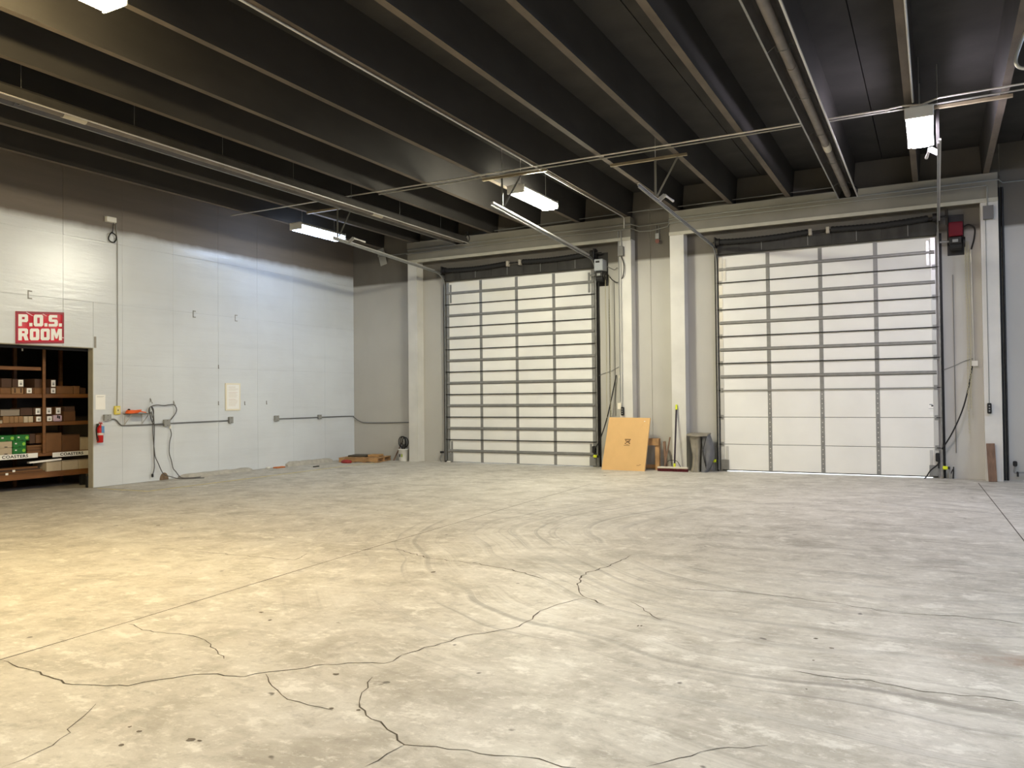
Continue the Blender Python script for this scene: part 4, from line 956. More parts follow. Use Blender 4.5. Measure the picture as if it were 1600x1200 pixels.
# sign
a = (-8.425, 2.458); wS, hS, tilt = 0.805, 0.525, 0.05
r = thing('room_sign', 'crinkled red sign reading P.O.S. ROOM over the storeroom doorway', 'sign', (0, -8.02, 2.47))
def sgn(s, t, d): return (d, a[0]+s, a[1]+t+tilt*s/wS)
def wr(s, t): return 0.010+0.0035*math.sin(11*s+7*t)+0.003*math.sin(23*s-9*t+1)
mb = MB(); nx, nz = 22, 15
vs = [sgn(wS*i/nx, hS*j/nz, wr(wS*i/nx, hS*j/nz)) for j in range(nz+1) for i in range(nx+1)]
mb.add(vs, [(j*(nx+1)+i, j*(nx+1)+i+1, (j+1)*(nx+1)+i+1, (j+1)*(nx+1)+i) for j in range(nz) for i in range(nx)], 0, True)
vs2 = [(0.001, v[1], v[2]) for v in vs]
edge = list(range(nx+1))+[(j+1)*(nx+1)-1 for j in range(1, nz+1)]+[nz*(nx+1)+i for i in range(nx-1, -1, -1)]+[j*(nx+1) for j in range(nz-1, 0, -1)]
mb.add([vs[i] for i in edge]+[vs2[i] for i in edge], [(i, (i+1) % len(edge), (i+1) % len(edge)+len(edge), i+len(edge)) for i in range(len(edge))])
part('banner', mb, M_SIGNRED, r)
part('banner_hem', MB().add([sgn(*p, 0.0182) for p in ((0, hS), (wS, hS), (wS, hS-0.035), (0, hS-0.035), (wS-0.03, hS-0.035), (wS-0.03, 0.03), (wS, 0.03), (0, 0.03), (0, 0), (wS, 0), (0.022, hS-0.035), (0.022, 0.03))], [(0, 1, 2, 3), (4, 2, 6, 5), (7, 6, 9, 8), (3, 10, 11, 7)]), mat('sign_maroon', (150, 20, 44), 0.35), r)
G = {
 'P': ([[(0,0),(0,7),(5.2,7),(6,6.2),(6,3.2),(5.2,2.4),(2.2,2.4),(2.2,0)], [(2.2,4.1),(2.2,5.4),(3.9,5.4),(3.9,4.1)]], 6),
 'O': ([[(.8,0),(5.2,0),(6,.8),(6,6.2),(5.2,7),(.8,7),(0,6.2),(0,.8)], [(2.2,1.8),(2.2,5.2),(3.8,5.2),(3.8,1.8)]], 6),
 'S': ([[(0,0),(5.2,0),(6,.8),(6,3.5),(5.3,4.3),(2.2,4.3),(2.2,5.4),(5.7,5.4),(5.7,7),(.8,7),(0,6.2),(0,3.6),(.8,2.8),(3.8,2.8),(3.8,1.6),(0,1.6)]], 6),
 'R': ([[(0,0),(0,7),(5.2,7),(6,6.2),(6,4),(5.2,3.2),(6.3,0),(4,0),(3.1,2.4),(2.2,2.4),(2.2,0)], [(2.2,4.2),(2.2,5.4),(3.9,5.4),(3.9,4.2)]], 6.3),
 'M': ([[(0,0),(0,7),(2.5,7),(3.6,3.8),(4.7,7),(7.2,7),(7.2,0),(5.2,0),(5.2,3.8),(4.2,1.0),(3.0,1.0),(2.0,3.8),(2.0,0)]], 7.2),
 '.': ([[(0,0),(0,2),(2,2),(2,0)]], 2),
}
def sign_line(txt, t0, h, s0, s1, gap):
    tot = sum(G[c][1] for c in txt)+gap*(len(txt)-1); k = (s1-s0)/tot; s = s0
    for ch in txt:
        lp, w = G[ch]
        loops = [[(s+p[0]*k, t0+p[1]*h/7) for p in q] for q in lp]
        poly_mesh(loops, lambda A, B, C: sgn(A, B, 0.0195+C), 0.002, M_SIGNW, 'letter', r); s += (w+gap)*k
sign_line('P.O.S.', 0.282, 0.195, 0.035, 0.765, 0.75)
sign_line('ROOM', 0.052, 0.195, 0.035, 0.765, 0.75)
# crinkle glints painted onto the vinyl as pale crease shapes
part('crease', MB().add([sgn(*p, 0.0186) for p in ((0.155, 0.512), (0.17, 0.515), (0.285, 0.452), (0.26, 0.452), (0.43, 0.49), (0.445, 0.493), (0.51, 0.455), (0.495, 0.455), (0.77, 0.09), (0.80, 0.085), (0.80, 0.10), (0.77, 0.105))], [(0,1,2,3), (4,5,6,7), (8,9,10,11)]), mat('sign_glint', (240, 200, 205), 0.4), r)

# emergency unit, coil and its conduit
r = thing('emergency_unit', 'small white emergency light unit high on the left wall', 'emergency light', (0, -6.76, 4.74))
part('unit_body', MB().rbox(0.001, 0.07, -6.855, -6.66, 4.735, 4.83, 0.012, seg=2), M_WHITE, r)
part('unit_base', MB().rbox(0.001, 0.012, -6.865, -6.65, 4.725, 4.84, 0.004), M_GREYBOX, r)
solo('wire_coil', MB().tube([(0.03+0.012*math.sin(3*t), -6.72+0.075*math.cos(t), 4.46+0.085*math.sin(t)+(0.02 if abs(t-PI/2) < .3 else 0)) for t in [i/20*2*PI for i in range(20)]], 0.011, 7, closed=True).tube([(0.03, -6.72, 4.56), (0.03, -6.71, 4.64), (0.03, -6.70, 4.735)], 0.006, 6), M_BLACK, 'small coil of black cable hanging below the white emergency unit', 'cable', (0.03, -6.72, 4.46))
conduit('slim painted conduit dropping from the emergency unit to the yellow outlet', [(0.012, -6.64, 4.72), (0.012, -6.61, 4.4), (0.012, -6.605, 2.4), (0.012, -6.62, 1.43)], 0.007, M_CONDUIT)
r = thing('outlet_box', 'yellow outlet box below the slim conduit on the left wall', 'outlet', (0, -6.63, 1.35))
part('box_body', MB().rbox(0.001, 0.05, -6.685, -6.575, 1.275, 1.43, 0.008), M_YELLOW, r)
part('socket_face', MB().rbox(0.05, 0.054, -6.665, -6.595, 1.30, 1.405, 0.002), mat('outlet_cream', (222, 210, 150), 0.5), r)
part('socket_hole', MB().box(0.054, 0.0555, -6.64, -6.62, 1.34, 1.365), M_BLACK, r)
r = thing('paper_notice', 'plain white sheet of paper fixed beside the storeroom doorway', 'paper', (0, -6.94, 1.5))
part('sheet', MB().rbox(0.0012, 0.004, -7.035, -6.845, 1.37, 1.632, 0.0008), M_PAPER, r)
part('faint_print', MB().box(0.004, 0.0044, -7.01, -6.87, 1.60, 1.604).box(0.004, 0.0044, -7.01, -6.90, 1.59, 1.592), M_GREYBOX, r)
jg = 'electrical boxes along the left wall'
def wbox(label, y, z, w, h, d=0.05, m=None):
    r = thing('electrical_box', label, 'electrical box', (0, y, z), jg)
    part('box_body', MB().rbox(0.001, d, y-w/2, y+w/2, z-h/2, z+h/2, 0.005), m or M_GREYBOX, r)
    part('cover', MB().rbox(d, d+0.004, y-w/2-0.003, y+w/2+0.003, z-h/2-0.003, z+h/2+0.003, 0.0015), m or M_GREYBOX, r)
    part('screw', MB().cyl((d+0.004, y, z+h*0.35), (d+0.007, y, z+h*0.35), 0.006, 8).cyl((d+0.004, y, z-h*0.35), (d+0.007, y, z-h*0.35), 0.006, 8), M_DKSTEEL, r)
wbox('grey electrical box above the fire extinguisher', -6.83, 1.225, 0.13, 0.11)
wbox('grey electrical box below the looped cord on the left wall', -5.58, 1.09, 0.13, 0.13)
wbox('grey electrical box below the cream notice frame', -4.0, 1.10, 0.10, 0.13)
wbox('grey electrical box at the left end of the far conduit run', -2.68, 1.10, 0.12, 0.12)
wbox('grey electrical box midway on the far conduit run', -1.26, 1.095, 0.10, 0.10)
conduit('grey conduit dipping from the extinguisher box to the box below the notice frame', smooth([(0.022, -6.765, 1.195), (0.022, -6.66, 1.185), (0.022, -6.56, 1.09), (0.022, -6.45, 1.072), (0.022, -5.9, 1.072), (0.022, -5.6, 1.078), (0.022, -4.06, 1.09)], 5), 0.012, M_CONDUITD, group='conduit runs on the left wall')
conduit('grey conduit from the far boxes along the left wall, bending into the corner', smooth([(0.022, -2.62, 1.085), (0.022, -1.9, 1.085), (0.022, -0.15, 1.085), (0.035, 0.0, 1.06), (0.10, 0.058, 0.99), (0.20, 0.062, 0.945), (0.34, 0.062, 0.915), (0.8, 0.062, 0.915), (1.70, 0.062, 0.93), (1.80, 0.062, 0.93)], 4), 0.012, M_CONDUITD, group='conduit runs on the left wall')
# fire extinguisher
ey, ez = -7.0, 0.79
r = thing('fire_extinguisher', 'red fire extinguisher hanging on the wall beside the storeroom doorway', 'fire extinguisher', (0.07, ey, ez))
part('cylinder', MB().lathe((0.075, ey, ez), [(0.045, 0.0), (0.052, 0.008), (0.053, 0.22), (0.050, 0.25), (0.035, 0.28), (0.022, 0.295), (0.022, 0.31)], 20), M_RED, r)
part('paper_tag', MB().rbox(0.129, 0.132, ey-0.01, ey+0.045, ez+0.17, ez+0.29, 0.001), M_BLUE, r, label='pale blue inspection tag')
part('label_band', MB().lathe((0.075, ey, ez), [(0.0538, 0.13), (0.0538, 0.17)], 20), mat('label_pale', (226, 206, 196), 0.5), r)
part('valve', MB().cyl((0.075, ey, ez+0.31), (0.075, ey, ez+0.345), 0.018, 10).rbox(0.05, 0.13, ey-0.012, ey+0.012, ez+0.325, ez+0.345, 0.003).rbox(0.05, 0.13, ey-0.010, ey+0.010, ez+0.352, ez+0.362, 0.003), M_RED, r)
part('gauge', MB().cyl((0.09, ey-0.02, ez+0.32), (0.09, ey-0.03, ez+0.32), 0.012, 10), M_WHITE, r)
part('hose', MB().tube(smooth([(0.085, ey-0.015, ez+0.325), (0.09, ey-0.06, ez+0.32), (0.095, ey-0.085, ez+0.24), (0.095, ey-0.075, ez+0.12), (0.09, ey-0.048, ez+0.08)], 5), 0.010, 8), M_BLACK, r)
part('nozzle', MB().cyl((0.09, ey-0.05, ez+0.085), (0.088, ey-0.045, ez+0.03), 0.010, 8, r2=0.014), M_BLACK, r)
part('wall_bracket', MB().box(0.001, 0.022, ey-0.02, ey+0.02, ez+0.05, ez+0.33), M_DKSTEEL, r)
# bracket shelf with orange tool
r = thing('wall_shelf', 'small grey metal shelf on two brackets on the left wall', 'shelf', (0, -6.28, 1.28))
part('shelf_plate', MB().rbox(0.002, 0.24, -6.50, -6.06, 1.275, 1.287, 0.003), mat('shelf_grey', (104, 102, 96), 0.5, 0.4), r)
for y in (-6.46, -6.10): part('bracket', MB().bar((0.006, y, 1.08), (0.006, y, 1.274), 0.022, 0.006, up=(1,0,0)).bar((0.004, y, 1.27), (0.20, y, 1.27), 0.022, 0.006).bar((0.008, y, 1.10), (0.19, y, 1.265), 0.014, 0.006, up=(0,1,0)), M_BRIGHT, r)
r = thing('cord_reel', 'orange cord bundle and plug lying on the small wall shelf', 'cord', (0.12, -6.42, 1.288))
for i in range(5): part('cord_loop', MB().tube([(0.12+0.075*math.cos(t), -6.40+(0.12+0.004*i)*math.sin(t)+0.012*i, 1.30+0.011*i+0.004*math.sin(2*t)) for t in [k/18*2*PI for k in range(18)]], 0.010, 7, closed=True), M_ORANGE, r)
part('cord_tail', MB().tube(smooth([(0.17, -6.32, 1.33), (0.20, -6.22, 1.312), (0.18, -6.15, 1.302)], 5), 0.010, 7), M_ORANGE, r)
part('dark_plug', MB().rbox(0.10, 0.14, -6.48, -6.44, 1.345, 1.375, 0.01), M_BLACK, r)

# hanging cords between two hooks
for (y, z, lab) in ((-5.92, 1.50, 'left'), (-5.40, 1.445, 'right')):
    solo('wall_hook', MB().tube(smooth([(0.003, y, z+0.05), (0.02, y, z+0.04), (0.05, y, z-0.03), (0.06, y, z-0.01)], 4), 0.005, 6).rbox(0.001, 0.005, y-0.008, y+0.008, z-0.01, z+0.07, 0.001), M_CLIP, 'small %s hook holding the looped black cord on the wall' % ('near' if lab == 'left' else 'farther'), 'hook', (0, y, z), 'hooks on the left wall')
def Q(u, v, x): return W_(u, v, x)
def zc(X, Y, x0=140, y0=580, s=160/1067): return (x0+X*s, y0+Y*s)
def cordpts(lst, x): return [Q(*zc(X, Y), x) for X, Y in lst]
cord('long grey cord looped over two hooks and trailing down to the floor', [Vector((0.045, p.y, p.z)) for p in cordpts([(655, 1080), (672, 1000), (668, 800), (672, 600), (662, 430), (645, 370), (700, 352), (770, 358), (830, 350), (880, 352), (905, 400), (880, 460), (800, 545), (720, 560), (660, 545), (625, 440), (625, 380), (650, 365)], 0.04)], 0.0085, M_CORD, name='extension_cord')
cord('second black cord hanging from the near hook with its plug just above the floor', [Vector((0.060, p.y, p.z)) for p in cordpts([(610, 440), (612, 390), (640, 370), (660, 420), (650, 560), (655, 700), (672, 860), (680, 900)], 0.04)]+[Q(*zc(715, 960), 0.06), Q(*zc(770, 1070), 0.07), Vector((0.10, -5.55, 0.06)), Vector((0.16, -5.42, 0.014)), Vector((0.30, -5.30, 0.012)), Vector((0.42, -5.22, 0.012)), Vector((0.50, -5.10, 0.012))], 0.008, M_CORD, name='extension_cord')
p = Q(*zc(655, 1080), 0.045); solo('cord_plug', MB().rbox(0.028, 0.062, p.y-0.018, p.y+0.018, p.z-0.045, p.z+0.02, 0.008), M_BLACK, 'black plug on the end of the cord hanging near the floor', 'plug', (0.045, p.y, p.z))
cord('grey cord from the shelf end joining the looped cords', [Vector((0.20, -6.07, 1.295)), Vector((0.12, -5.99, 1.31)), Vector((0.05, -5.93, 1.30)), Vector((0.035, -5.90, 1.20))], 0.009, M_CONDUITD, name='extension_cord')
p0 = Q(*zc(838, 585), 0.03)
cord('wavy grey cord hanging from the box below the hooks to the floor', [Vector((0.035, q.y, q.z)) for q in [Q(*zc(838, 600), .03), Q(*zc(850, 660), .03), Q(*zc(832, 740), .03), Q(*zc(828, 850), .03), Q(*zc(850, 930), .03), Q(*zc(868, 1010), .03)]]+[Vector((0.08, -5.42, 0.15)), Vector((0.16, -5.36, 0.03)), Vector((0.24, -5.22, 0.012)), Vector((0.28, -5.0, 0.012))], 0.008, M_CORD, name='extension_cord')
solo('cord_plug', MB().rbox(0.02, 0.05, p0.y-0.018, p0.y+0.018, p0.z-0.03, p0.z+0.04, 0.008), M_WHITE, 'white plug at the top of the wavy hanging cord', 'plug', (0.035, p0.y, p0.z))
# half-round patch at the wall foot
n = 10; yb = -5.62
mb = MB().prism([(yb+0.10*math.cos(PI*i/n), 0.002+0.14*math.sin(PI*i/n)) for i in range(n+1)], 'x', 0.0005, 0.004)
solo('broken_patch', mb, M_STAIN, 'half round brown patch of broken board at the foot of the left wall', 'patch', (0, yb, 0))
# cream notice frame
r = thing('notice_frame', 'cream framed notice with faint printed lines on the left wall', 'notice', (0, -3.92, 1.58))
part('frame', MB().rbox(0.001, 0.022, -4.125, -3.72, 1.295, 1.872, 0.004), M_CREAM, r)
part('sheet', MB().rbox(0.022, 0.0235, -4.09, -3.755, 1.33, 1.84, 0.0006), M_PAPER, r)
pr = MB(); rr = random.Random(2)
for blk, (z0, z1) in enumerate(((1.70, 1.80), (1.56, 1.66), (1.38, 1.52))):
    z = z1
    while z > z0:
        y1 = -3.78-rr.uniform(0, 0.08); pr.box(0.0236, 0.0240, -4.05, y1, z-0.004, z); z -= 0.02
part('printed_lines', pr, mat('faded_print', (205, 190, 172), 0.7), r, kind='stuff')
part('print_box', MB().box(0.0236, 0.0241, -4.05, -3.80, 1.675, 1.679).box(0.0236, 0.0241, -4.05, -3.86, 1.532, 1.536), mat('red_print', (190, 140, 120), 0.7), r)
# small strap plates along the wall
for (y, z, lab) in ((-8.177, 3.275, 'above the red sign'), (-4.885, 3.245, 'nearer of two below the upper seam'), (-3.80, 3.255, 'farther of two below the upper seam')):
    mb = MB().rbox(0.001, 0.010, y-0.05, y-0.035, z-0.07, z+0.07, 0.002).rbox(0.001, 0.010, y-0.035, y+0.02, z+0.05, z+0.07, 0.002).rbox(0.001, 0.010, y-0.035, y+0.02, z-0.07, z-0.05, 0.002)
    solo('strap_plate', mb, mat('strap_paint', (150, 150, 146), 0.5), 'small C-shaped steel strap plate on the left wall, ' + lab, 'plate', (0, y, z), 'strap plates on the left wall')
for i, (u, v) in enumerate(((341, 573), (341, 630), (382, 630), (416, 629))):
    p = W_(u, v); solo('wall_clip', MB().rbox(0.001, 0.016, p.y-0.005, p.y+0.005, p.z-0.04, p.z+0.04, 0.002).rbox(0.016, 0.026, p.y-0.005, p.y+0.005, p.z-0.04, p.z-0.025, 0.003), M_CLIP, ['small clip on the wall above the cream notice frame', 'small clip on the wall just left of the cream notice frame', 'small clip on the wall just right of the cream notice frame', 'small clip on the wall halfway to the far conduit box'][i], 'clip', tuple(p), 'wall clips by the notice')

# ================================================================== STOREROOM RACK AND CARTONS
XF = -0.62                       # front of the shelves
def R_(u, v): return px(u, v, 'x', XF)
r = thing('storage_rack', 'long wooden storage rack seen through the storeroom doorway', 'rack', (-1.1, -8.4, 0))
XB = -1.5
ybeg, yend = -9.6, -6.70
shelves = [(0.20, 0.30), (0.575, 0.635), (1.10, 1.165), (1.585, 1.655), (2.06, 2.12)]
for i, (z0, z1) in enumerate(shelves):
    part('shelf_board', MB().rbox(XB, XF-0.031, ybeg, yend if i < 4 else -7.62, z1-0.022, z1, 0.003), M_SHELFW, r)
    part('shelf_rail', MB().rbox(XF-0.03, XF, ybeg, yend if i < 4 else -7.62, z0, z1, 0.004), M_SHELFW, r)
py = R_(68, 640).y
for y in (py, -9.0, -6.73): part('upright', MB().rbox(XF+0.0005, XF+0.024, y-0.026, y+0.026, 0.0 if y != py else 0.62, 2.9, 0.004) if y == py else MB().rbox(XB, XB+0.06, y-0.03, y+0.03, 0, 2.9, 0.004), M_SHELFW, r)
part('rear_upright', MB().rbox(XB, XB+0.06, py-0.03, py+0.03, 0, 2.9, 0.004), M_SHELFW, r)
part('foot', MB().rbox(XF-0.10, XF-0.02, -6.86, -6.78, 0.0, 0.198, 0.005), M_BLACK, r)
part('foot', MB().rbox(XF-0.10, XF-0.02, -9.4, -9.32, 0.0, 0.198, 0.005), M_BLACK, r)
# shelf signs
def shelf_sign(label, u0, u1, vt0, vt1, vb0, vb1, tu):
    a, b = R_(u0, vt0), R_(u1, vt1); c, d = R_(u0, vb0), R_(u1, vb1)
    r = thing('shelf_sign', label, 'sign', (XF+0.03, (a.y+b.y)/2, c.z), 'shelf signs on the rack')
    z0 = (c.z+d.z)/2; z1 = (a.z+b.z)/2
    part('card', MB().rbox(XF+0.026, XF+0.030, a.y, b.y, z0, z1, 0.001), M_PAPER, r)
    tc = R_(tu, (vt0+vb0)/2).y; h = (z1-z0)
    text_mesh('COASTERS', h*0.80, lambda A, B, C: (XF+0.0315+C, tc+A, (z0+z1)/2+B), 0.001, M_BLKINK, 'lettering', r, bold=h*0.022, sx=1.28, spacing=1.08)
shelf_sign('white shelf sign reading COASTERS below the green cartons', -8, 57.5, 710, 709, 718.5, 716, 22.0)
shelf_sign('white shelf sign reading COASTERS right of the upright post', 80.5, 140, 707, 703.5, 714, 711, 110.5)

def carton(label, u0, v0, u1, v1, m, depth=0.30, xf=XF-0.035, z0=None, tag=None, group=None, tape=True, name='carton', dy=0.0):
    a, b = px(u0, v0, 'x', xf), px(u1, v1, 'x', xf)
    zb = z0 if z0 is not None else b.z
    y0, y1, zt = a.y+0.002, b.y-0.002, a.z
    r = thing(name, label, 'carton', (xf-depth/2, (y0+y1)/2, zb), group)
    part('carton_body', MB().rbox(xf-depth, xf, y0, y1, zb+0.0008, zt, 0.004), m, r)
    if tape and (y1-y0) > 0.09: part('flap_seam', MB().box(xf, xf+0.0012, y0+0.01, y1-0.01, zt-0.012, zt-0.008), M_BLKINK, r)
    if tag:
        h = (zt-zb); w = min(0.085, (y1-y0)*0.8); yc = (y0+y1)/2+tag*(y1-y0-w)/2
        t = part('paper_label', MB().rbox(xf+0.0004, xf+0.0022, yc-w/2, yc+w/2, zb+h*0.12, zb+h*0.90, 0.0006), M_PAPER, r)
        part('label_print', MB().box(xf+0.0022, xf+0.003, yc-w*0.22, yc+w*0.25, zb+h*0.30, zb+h*0.55).box(xf+0.0022, xf+0.003, yc-w*0.25, yc+w*0.28, zb+h*0.62, zb+h*0.68), M_GREYBOX, t)
    return r
K = M_KRAFT
Z3 = shelves[3][1]; Z2 = shelves[2][1]; Z1 = shelves[1][1]; Z0 = shelves[0][1]
G3 = 'cartons on the upper shelf'; G2 = 'cartons on the middle shelf'; G1 = 'cartons on the coaster shelf'; G0 = 'cartons at the rack foot'
# upper shelf, lower row (v 606-617) then upper row standing on it
up1 = [(-16, 0, K[0], 0, 'brown carton at the frame edge of the upper shelf, lower row'), (0.5, 17, K[0], 0, 'brown carton first in the lower row of the upper shelf'), (18, 37, K[2], 0, 'pale carton with two tape strips in the lower row of the upper shelf'), (38, 53, K[1], 0.01, 'brown carton with a wide white label in the lower row of the upper shelf'), (53.5, 66, K[0], 0, 'plain brown carton just left of the upright post on the upper shelf'),
       (72, 78, K[3], 0, 'narrow dark carton just right of the upright post on the upper shelf'), (78.5, 87.5, K[1], 0.01, 'lower of two labelled cartons right of the upright post, upper shelf')]
lowtop = {}
for u0, u1, m, tg, lb in up1:
    c = carton(lb, u0, 605.5, u1, 617, m, 0.40, z0=Z3, tag=tg, group=G3)
    if m is K[2]:
        q0, q1 = px(u0, 606, 'x', XF-0.035), px(u1, 617, 'x', XF-0.035)
        for f in (0.28, 0.78): part('tape_strip', MB().box(XF-0.035, XF-0.0335, q0.y+(q1.y-q0.y)*f-0.012, q0.y+(q1.y-q0.y)*f+0.012, Z3+0.02, q0.z-0.004), K[3], c)
carton('wide brown carton with a torn window right of the post on the upper shelf', 88, 603, 114, 617.5, K[0], 0.40, z0=Z3, group=G3)
carton('tall narrow brown carton near the right end of the upper shelf', 115, 603, 124.5, 617.5, K[0], 0.35, z0=Z3, group=G3)
carton('small dark carton at the right end of the upper shelf', 126, 606, 134, 617.5, K[3], 0.35, z0=Z3, group=G3)
ZU = px(10, 605.5, 'x', XF-0.035).z
for u0, u1, vt, m, tg, lb in [(2, 18.5, 591, K[3], 0, 'dim brown carton first in the top row of the upper shelf'), (19.5, 37, 592, K[3], 0.9, 'dim carton with a white label in the top row of the upper shelf'), (54, 66, 592, K[3], 0, 'dim carton beside the upright post in the top row of the upper shelf'), (79, 87.5, 592.5, K[3], 0.01, 'upper of two labelled cartons right of the upright post, upper shelf')]:
    carton(lb, u0, vt, u1, 605, m, 0.30, z0=ZU+0.001, tag=tg, group=G3)
# middle shelf
carton('pinkish carton at the doorway edge of the middle shelf', -10, 657, 4, 662.5, M_WBOX, 0.3, z0=Z2, group=G2)
for i, (u0, u1) in enumerate(((4.5, 15), (15.3, 22), (22.3, 29), (29.3, 36.5), (37, 44), (44.4, 52))):
    carton('pale folded carton low on the middle shelf, %s' % ['first beside the pinkish carton', 'second from the pinkish carton', 'third from the pinkish carton', 'fourth from the pinkish carton', 'second from the labelled carton by the post', 'next to the labelled carton by the post'][i], u0, 650.5, u1, 662.5, M_WBOX if i > 3 else K[2], 0.35, z0=Z2, group=G2, tape=False)
carton('lower of two labelled cartons left of the upright post, middle shelf', 54, 650, 65, 662.5, K[1], 0.35, z0=Z2, tag=0.6, group=G2)
ZM = px(10, 650, 'x', XF-0.035).z
carton('long grey carton lying on the pale cartons of the middle shelf', 1, 640, 31, 648.5, mat('grey_carton', (140, 128, 114), 0.7), 0.30, z0=ZM+0.001, group=G2)
carton('dim brown carton in the upper row of the middle shelf', 32, 637.5, 51, 648.5, K[3], 0.30, z0=ZM+0.001, group=G2)
carton('upper of two labelled cartons left of the upright post, middle shelf', 52, 637, 65, 649, K[3], 0.30, z0=ZM+0.001, tag=0.35, group=G2)
carton('lower of two labelled cartons right of the upright post, middle shelf', 72, 649.5, 82, 662, K[1], 0.35, z0=Z2, tag=0.2, group=G2)
carton('upper of two labelled cartons right of the upright post, middle shelf', 71.5, 636, 82, 648.5, K[1], 0.30, z0=ZM+0.003, tag=-0.3, group=G2)
carton('carton with a white label above the lilac paper bag on the middle shelf', 86, 636, 96, 647.5, K[1], 0.30, z0=px(90, 648, 'x', XF-0.035).z, tag=0.01, group=G2)
# lilac bag
q0, q1 = px(84, 648.5, 'x', XF-0.035), px(97.5, 662, 'x', XF-0.035)
r = thing('paper_bag', 'lilac printed paper bag in the lower row of the middle shelf', 'bag', (XF-0.15, (q0.y+q1.y)/2, Z2), None)
part('bag_body', MB().rbox(XF-0.28, XF-0.035, q0.y, q1.y, Z2+0.001, q0.z-0.001, 0.02, seg=2), mat('lilac_paper', (206, 180, 194), 0.6, var=0.15, vscale=15), r)
part('bag_print', MB().box(XF-0.035, XF-0.0335, q0.y+0.06, q0.y+0.085, Z2+0.06, Z2+0.11).box(XF-0.035, XF-0.0335, q0.y+0.09, q0.y+0.115, Z2+0.05, Z2+0.10), M_BLKINK, r)
carton('tall brown carton near the right end of the middle shelf', 100, 642.5, 118, 662, K[1], 0.35, z0=Z2, group=G2)
carton('flat dim carton lying on the tall brown carton of the middle shelf', 101, 635, 117, 642, K[3], 0.30, z0=px(110, 642.5, 'x', XF-0.035).z+0.001, group=G2)
# coaster shelf
zg = [px(10, v, 'x', XF-0.035).z for v in (710, 700, 690, 680.5)]
zg[0] = Z1
gcol = [(15.5, 41), (-12, 19)]
def green(label, u0, u1, z0, z1):
    a, b = px(u0, 690, 'x', XF-0.035), px(u1, 690, 'x', XF-0.035)
    r = thing('green_carton', label, 'carton', (XF-0.18, (a.y+b.y)/2, z0), 'green cartons on the coaster shelf')
    part('carton_body', MB().rbox(XF-0.33, XF-0.035, a.y+0.002, b.y-0.002, z0+0.001, z1-0.001, 0.004), M_GREEN, r)
    w = b.y-a.y; zc_ = (z0+z1)/2
    part('white_print', MB().rbox(XF-0.035, XF-0.0338, a.y+w*0.16, a.y+w*0.30, zc_+0.0, zc_+0.022, 0.0005), M_WHITE, r)
    part('lime_print', MB().lathe((0, 0, 0), [(0.0, 0.0), (0.022, 0.0), (0.022, 0.001), (0.0, 0.001)], 12) if False else MB().cyl((XF-0.035, a.y+w*0.82, zc_), (XF-0.0338, a.y+w*0.82, zc_), 0.028, 12), M_LIME, r)
    part('dark_slot', MB().box(XF-0.035, XF-0.0338, a.y+w*0.42, a.y+w*0.58, z0+0.006, z0+0.016), M_BLKINK, r)
green('lowest green carton of the stack beside the pale cartons', 20, 41, zg[0], zg[1])
green('middle green carton of the stack beside the pale cartons', 20, 41, zg[1], zg[2])
green('green carton lying on top of the green stack', 24, 46, zg[2], zg[3])
green('green carton lying on top of the two pale cartons', -2, 23.5, zg[2], zg[3])
for i, (a_, b_) in enumerate(((zg[0], zg[1]), (zg[1], zg[2]))):
    q = px(-3, 700, 'x', XF-0.035), px(19, 700, 'x', XF-0.035)
    r = thing('pale_carton', ('lower' if i == 0 else 'upper') + ' of two pale cartons under the green carton at the doorway edge', 'carton', (XF-0.18, (q[0].y+q[1].y)/2, a_), 'pale cartons under a green one')
    part('carton_body', MB().rbox(XF-0.33, XF-0.033, q[0].y, q[1].y-0.002, a_+0.001, b_-0.001, 0.004), M_WBOX, r)
    part('print_bar', MB().box(XF-0.033, XF-0.0318, q[0].y+0.10, q[0].y+0.15, a_+0.01, a_+0.022), M_BLKINK, r)
for i in range(5):
    z0 = Z1+i*0.033
    carton('flat brown carton in the low stack by the upright post, %s' % ['lowest', 'second from below', 'third from below', 'fourth from below', 'topmost'][i], 42.5+(0.4*(i % 2)), 700, 65, 705, K[i % 2], 0.32, z0=z0, group=G1, tape=False)
for o in [o for o in COL.objects if o.name.startswith('carton') and o.get('label', '').startswith('flat brown carton in the low stack')]:
    for ch in o.children:
        zb = ORG[o.name].z
        for v in ch.data.vertices:
            if v.co.z > 0.01: v.co.z = 0.0325-0.004*(v.co.z < 0.0)
carton('dark carton standing on the low brown stack left of the upright post', 46, 678, 55, 691, K[3], 0.28, z0=Z1+0.167, group=G1, tape=False)
carton('short brown carton on the low stack beside the upright post', 56, 679.5, 65, 691, K[1], 0.28, z0=Z1+0.167, group=G1, tape=False)
carton('large brown ribbed carton right of the upright post on the coaster shelf', 71.5, 677, 96.5, 709, K[0], 0.40, z0=Z1, group=G1)
carton('large dark brown carton second from the post on the coaster shelf', 97, 680, 125, 708, K[1], 0.40, z0=Z1, group=G1)
carton('pale tall carton at the right end of the coaster shelf', 125.5, 683.5, 139, 706, M_WBOX, 0.35, z0=Z1, group=G1)
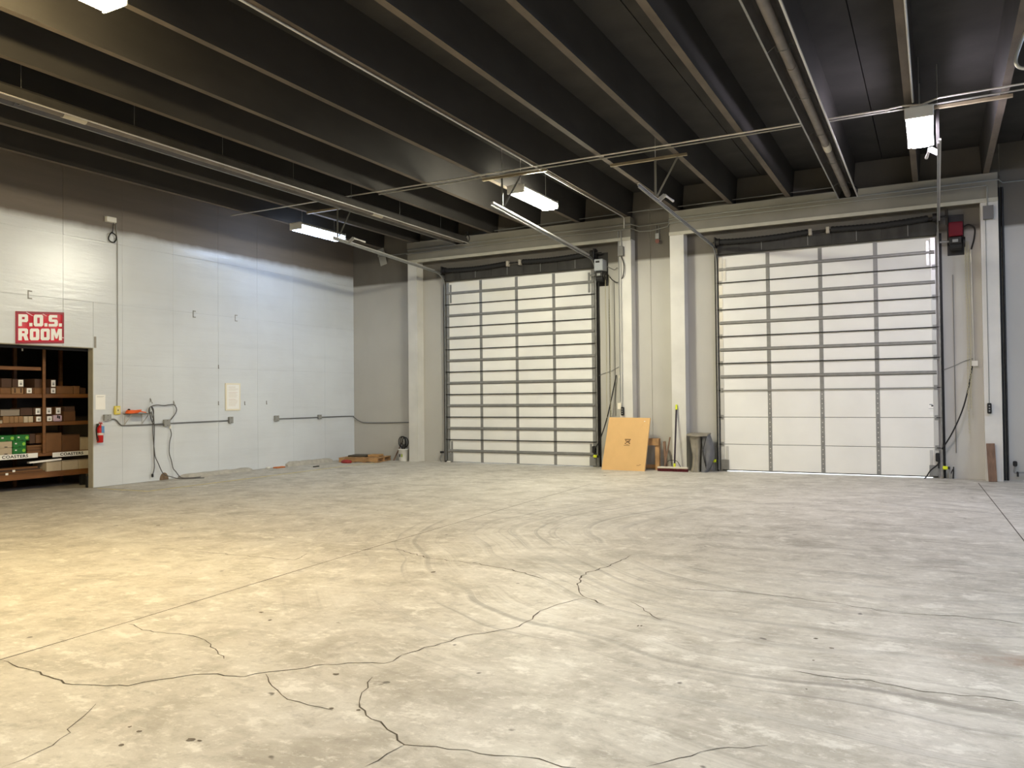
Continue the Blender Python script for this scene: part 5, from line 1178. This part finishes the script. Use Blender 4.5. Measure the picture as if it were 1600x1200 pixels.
# foot of the rack
for i, (u0, u1, vt) in enumerate(((72.5, 96, 722), (97, 122.5, 720), (123, 141, 718))):
    carton('pale square carton at the rack foot, %s' % ['nearest the stack of long boards', 'middle of three', 'beside the doorway jamb'][i], u0, vt, u1, 740, M_WBOX, 0.40, xf=XF-0.002, z0=Z0, group=G0)
zt = px(85, 722, 'x', XF-0.002).z
solo('long_tube', MB().bar((XF-0.10, px(44, 725, 'x', XF-0.1).y, zt-0.005+0.022), (XF-0.02, px(94, 717, 'x', XF-0.02).y, zt+0.045), 0.10, 0.028), M_PAPER, 'long pale flat pack slanting across the pale cartons at the rack foot', 'flat pack', (XF-0.1, -7.6, zt))
for i in range(4):
    y0 = -9.3; y1 = px(71, 735, 'x', XF-0.01).y-0.012
    solo('long_board', MB().rbox(XF-0.34+0.012*i, XF-0.004-0.02*i, y0, y1-0.03*i, Z0+0.001+i*0.026, Z0+0.025+i*0.026, 0.002), K[(i+1) % 2 + 0] if i != 2 else K[3], 'long brown board in the flat stack at the rack foot, %s' % ['lowest', 'second from below', 'third from below', 'topmost'][i], 'board', (XF-0.17, (y0+y1)/2, Z0+i*0.026), 'long boards at the rack foot')
for i, (u, v) in enumerate(((10.5, 741), (22, 736))):
    p = px(u, v, 'x', XF+0.002)
    solo('price_tag', MB().rbox(XF+0.0008 if i == 0 else XF-0.012, XF+0.003 if i == 0 else XF-0.008, p.y-0.02, p.y+0.025, p.z-0.018, p.z+0.018, 0.0006), M_PAPER, ('lower' if i == 0 else 'upper') + ' small white tag on the front of the long boards', 'tag', (XF, p.y, p.z), 'white tags on the boards')
# small white lamp pull at the doorway head
p = px(35, 545.5, 'x', -0.3)
solo('pull_cord', MB().cyl((-0.3, p.y, p.z-0.03), (-0.3, p.y, p.z+0.02), 0.012, 8).cyl((-0.3, p.y, p.z+0.02), (-0.3, p.y, 3.199), 0.004, 6), M_WHITE, 'small white cord pull hanging in the top of the storeroom doorway', 'pull cord', (-0.3, p.y, p.z))
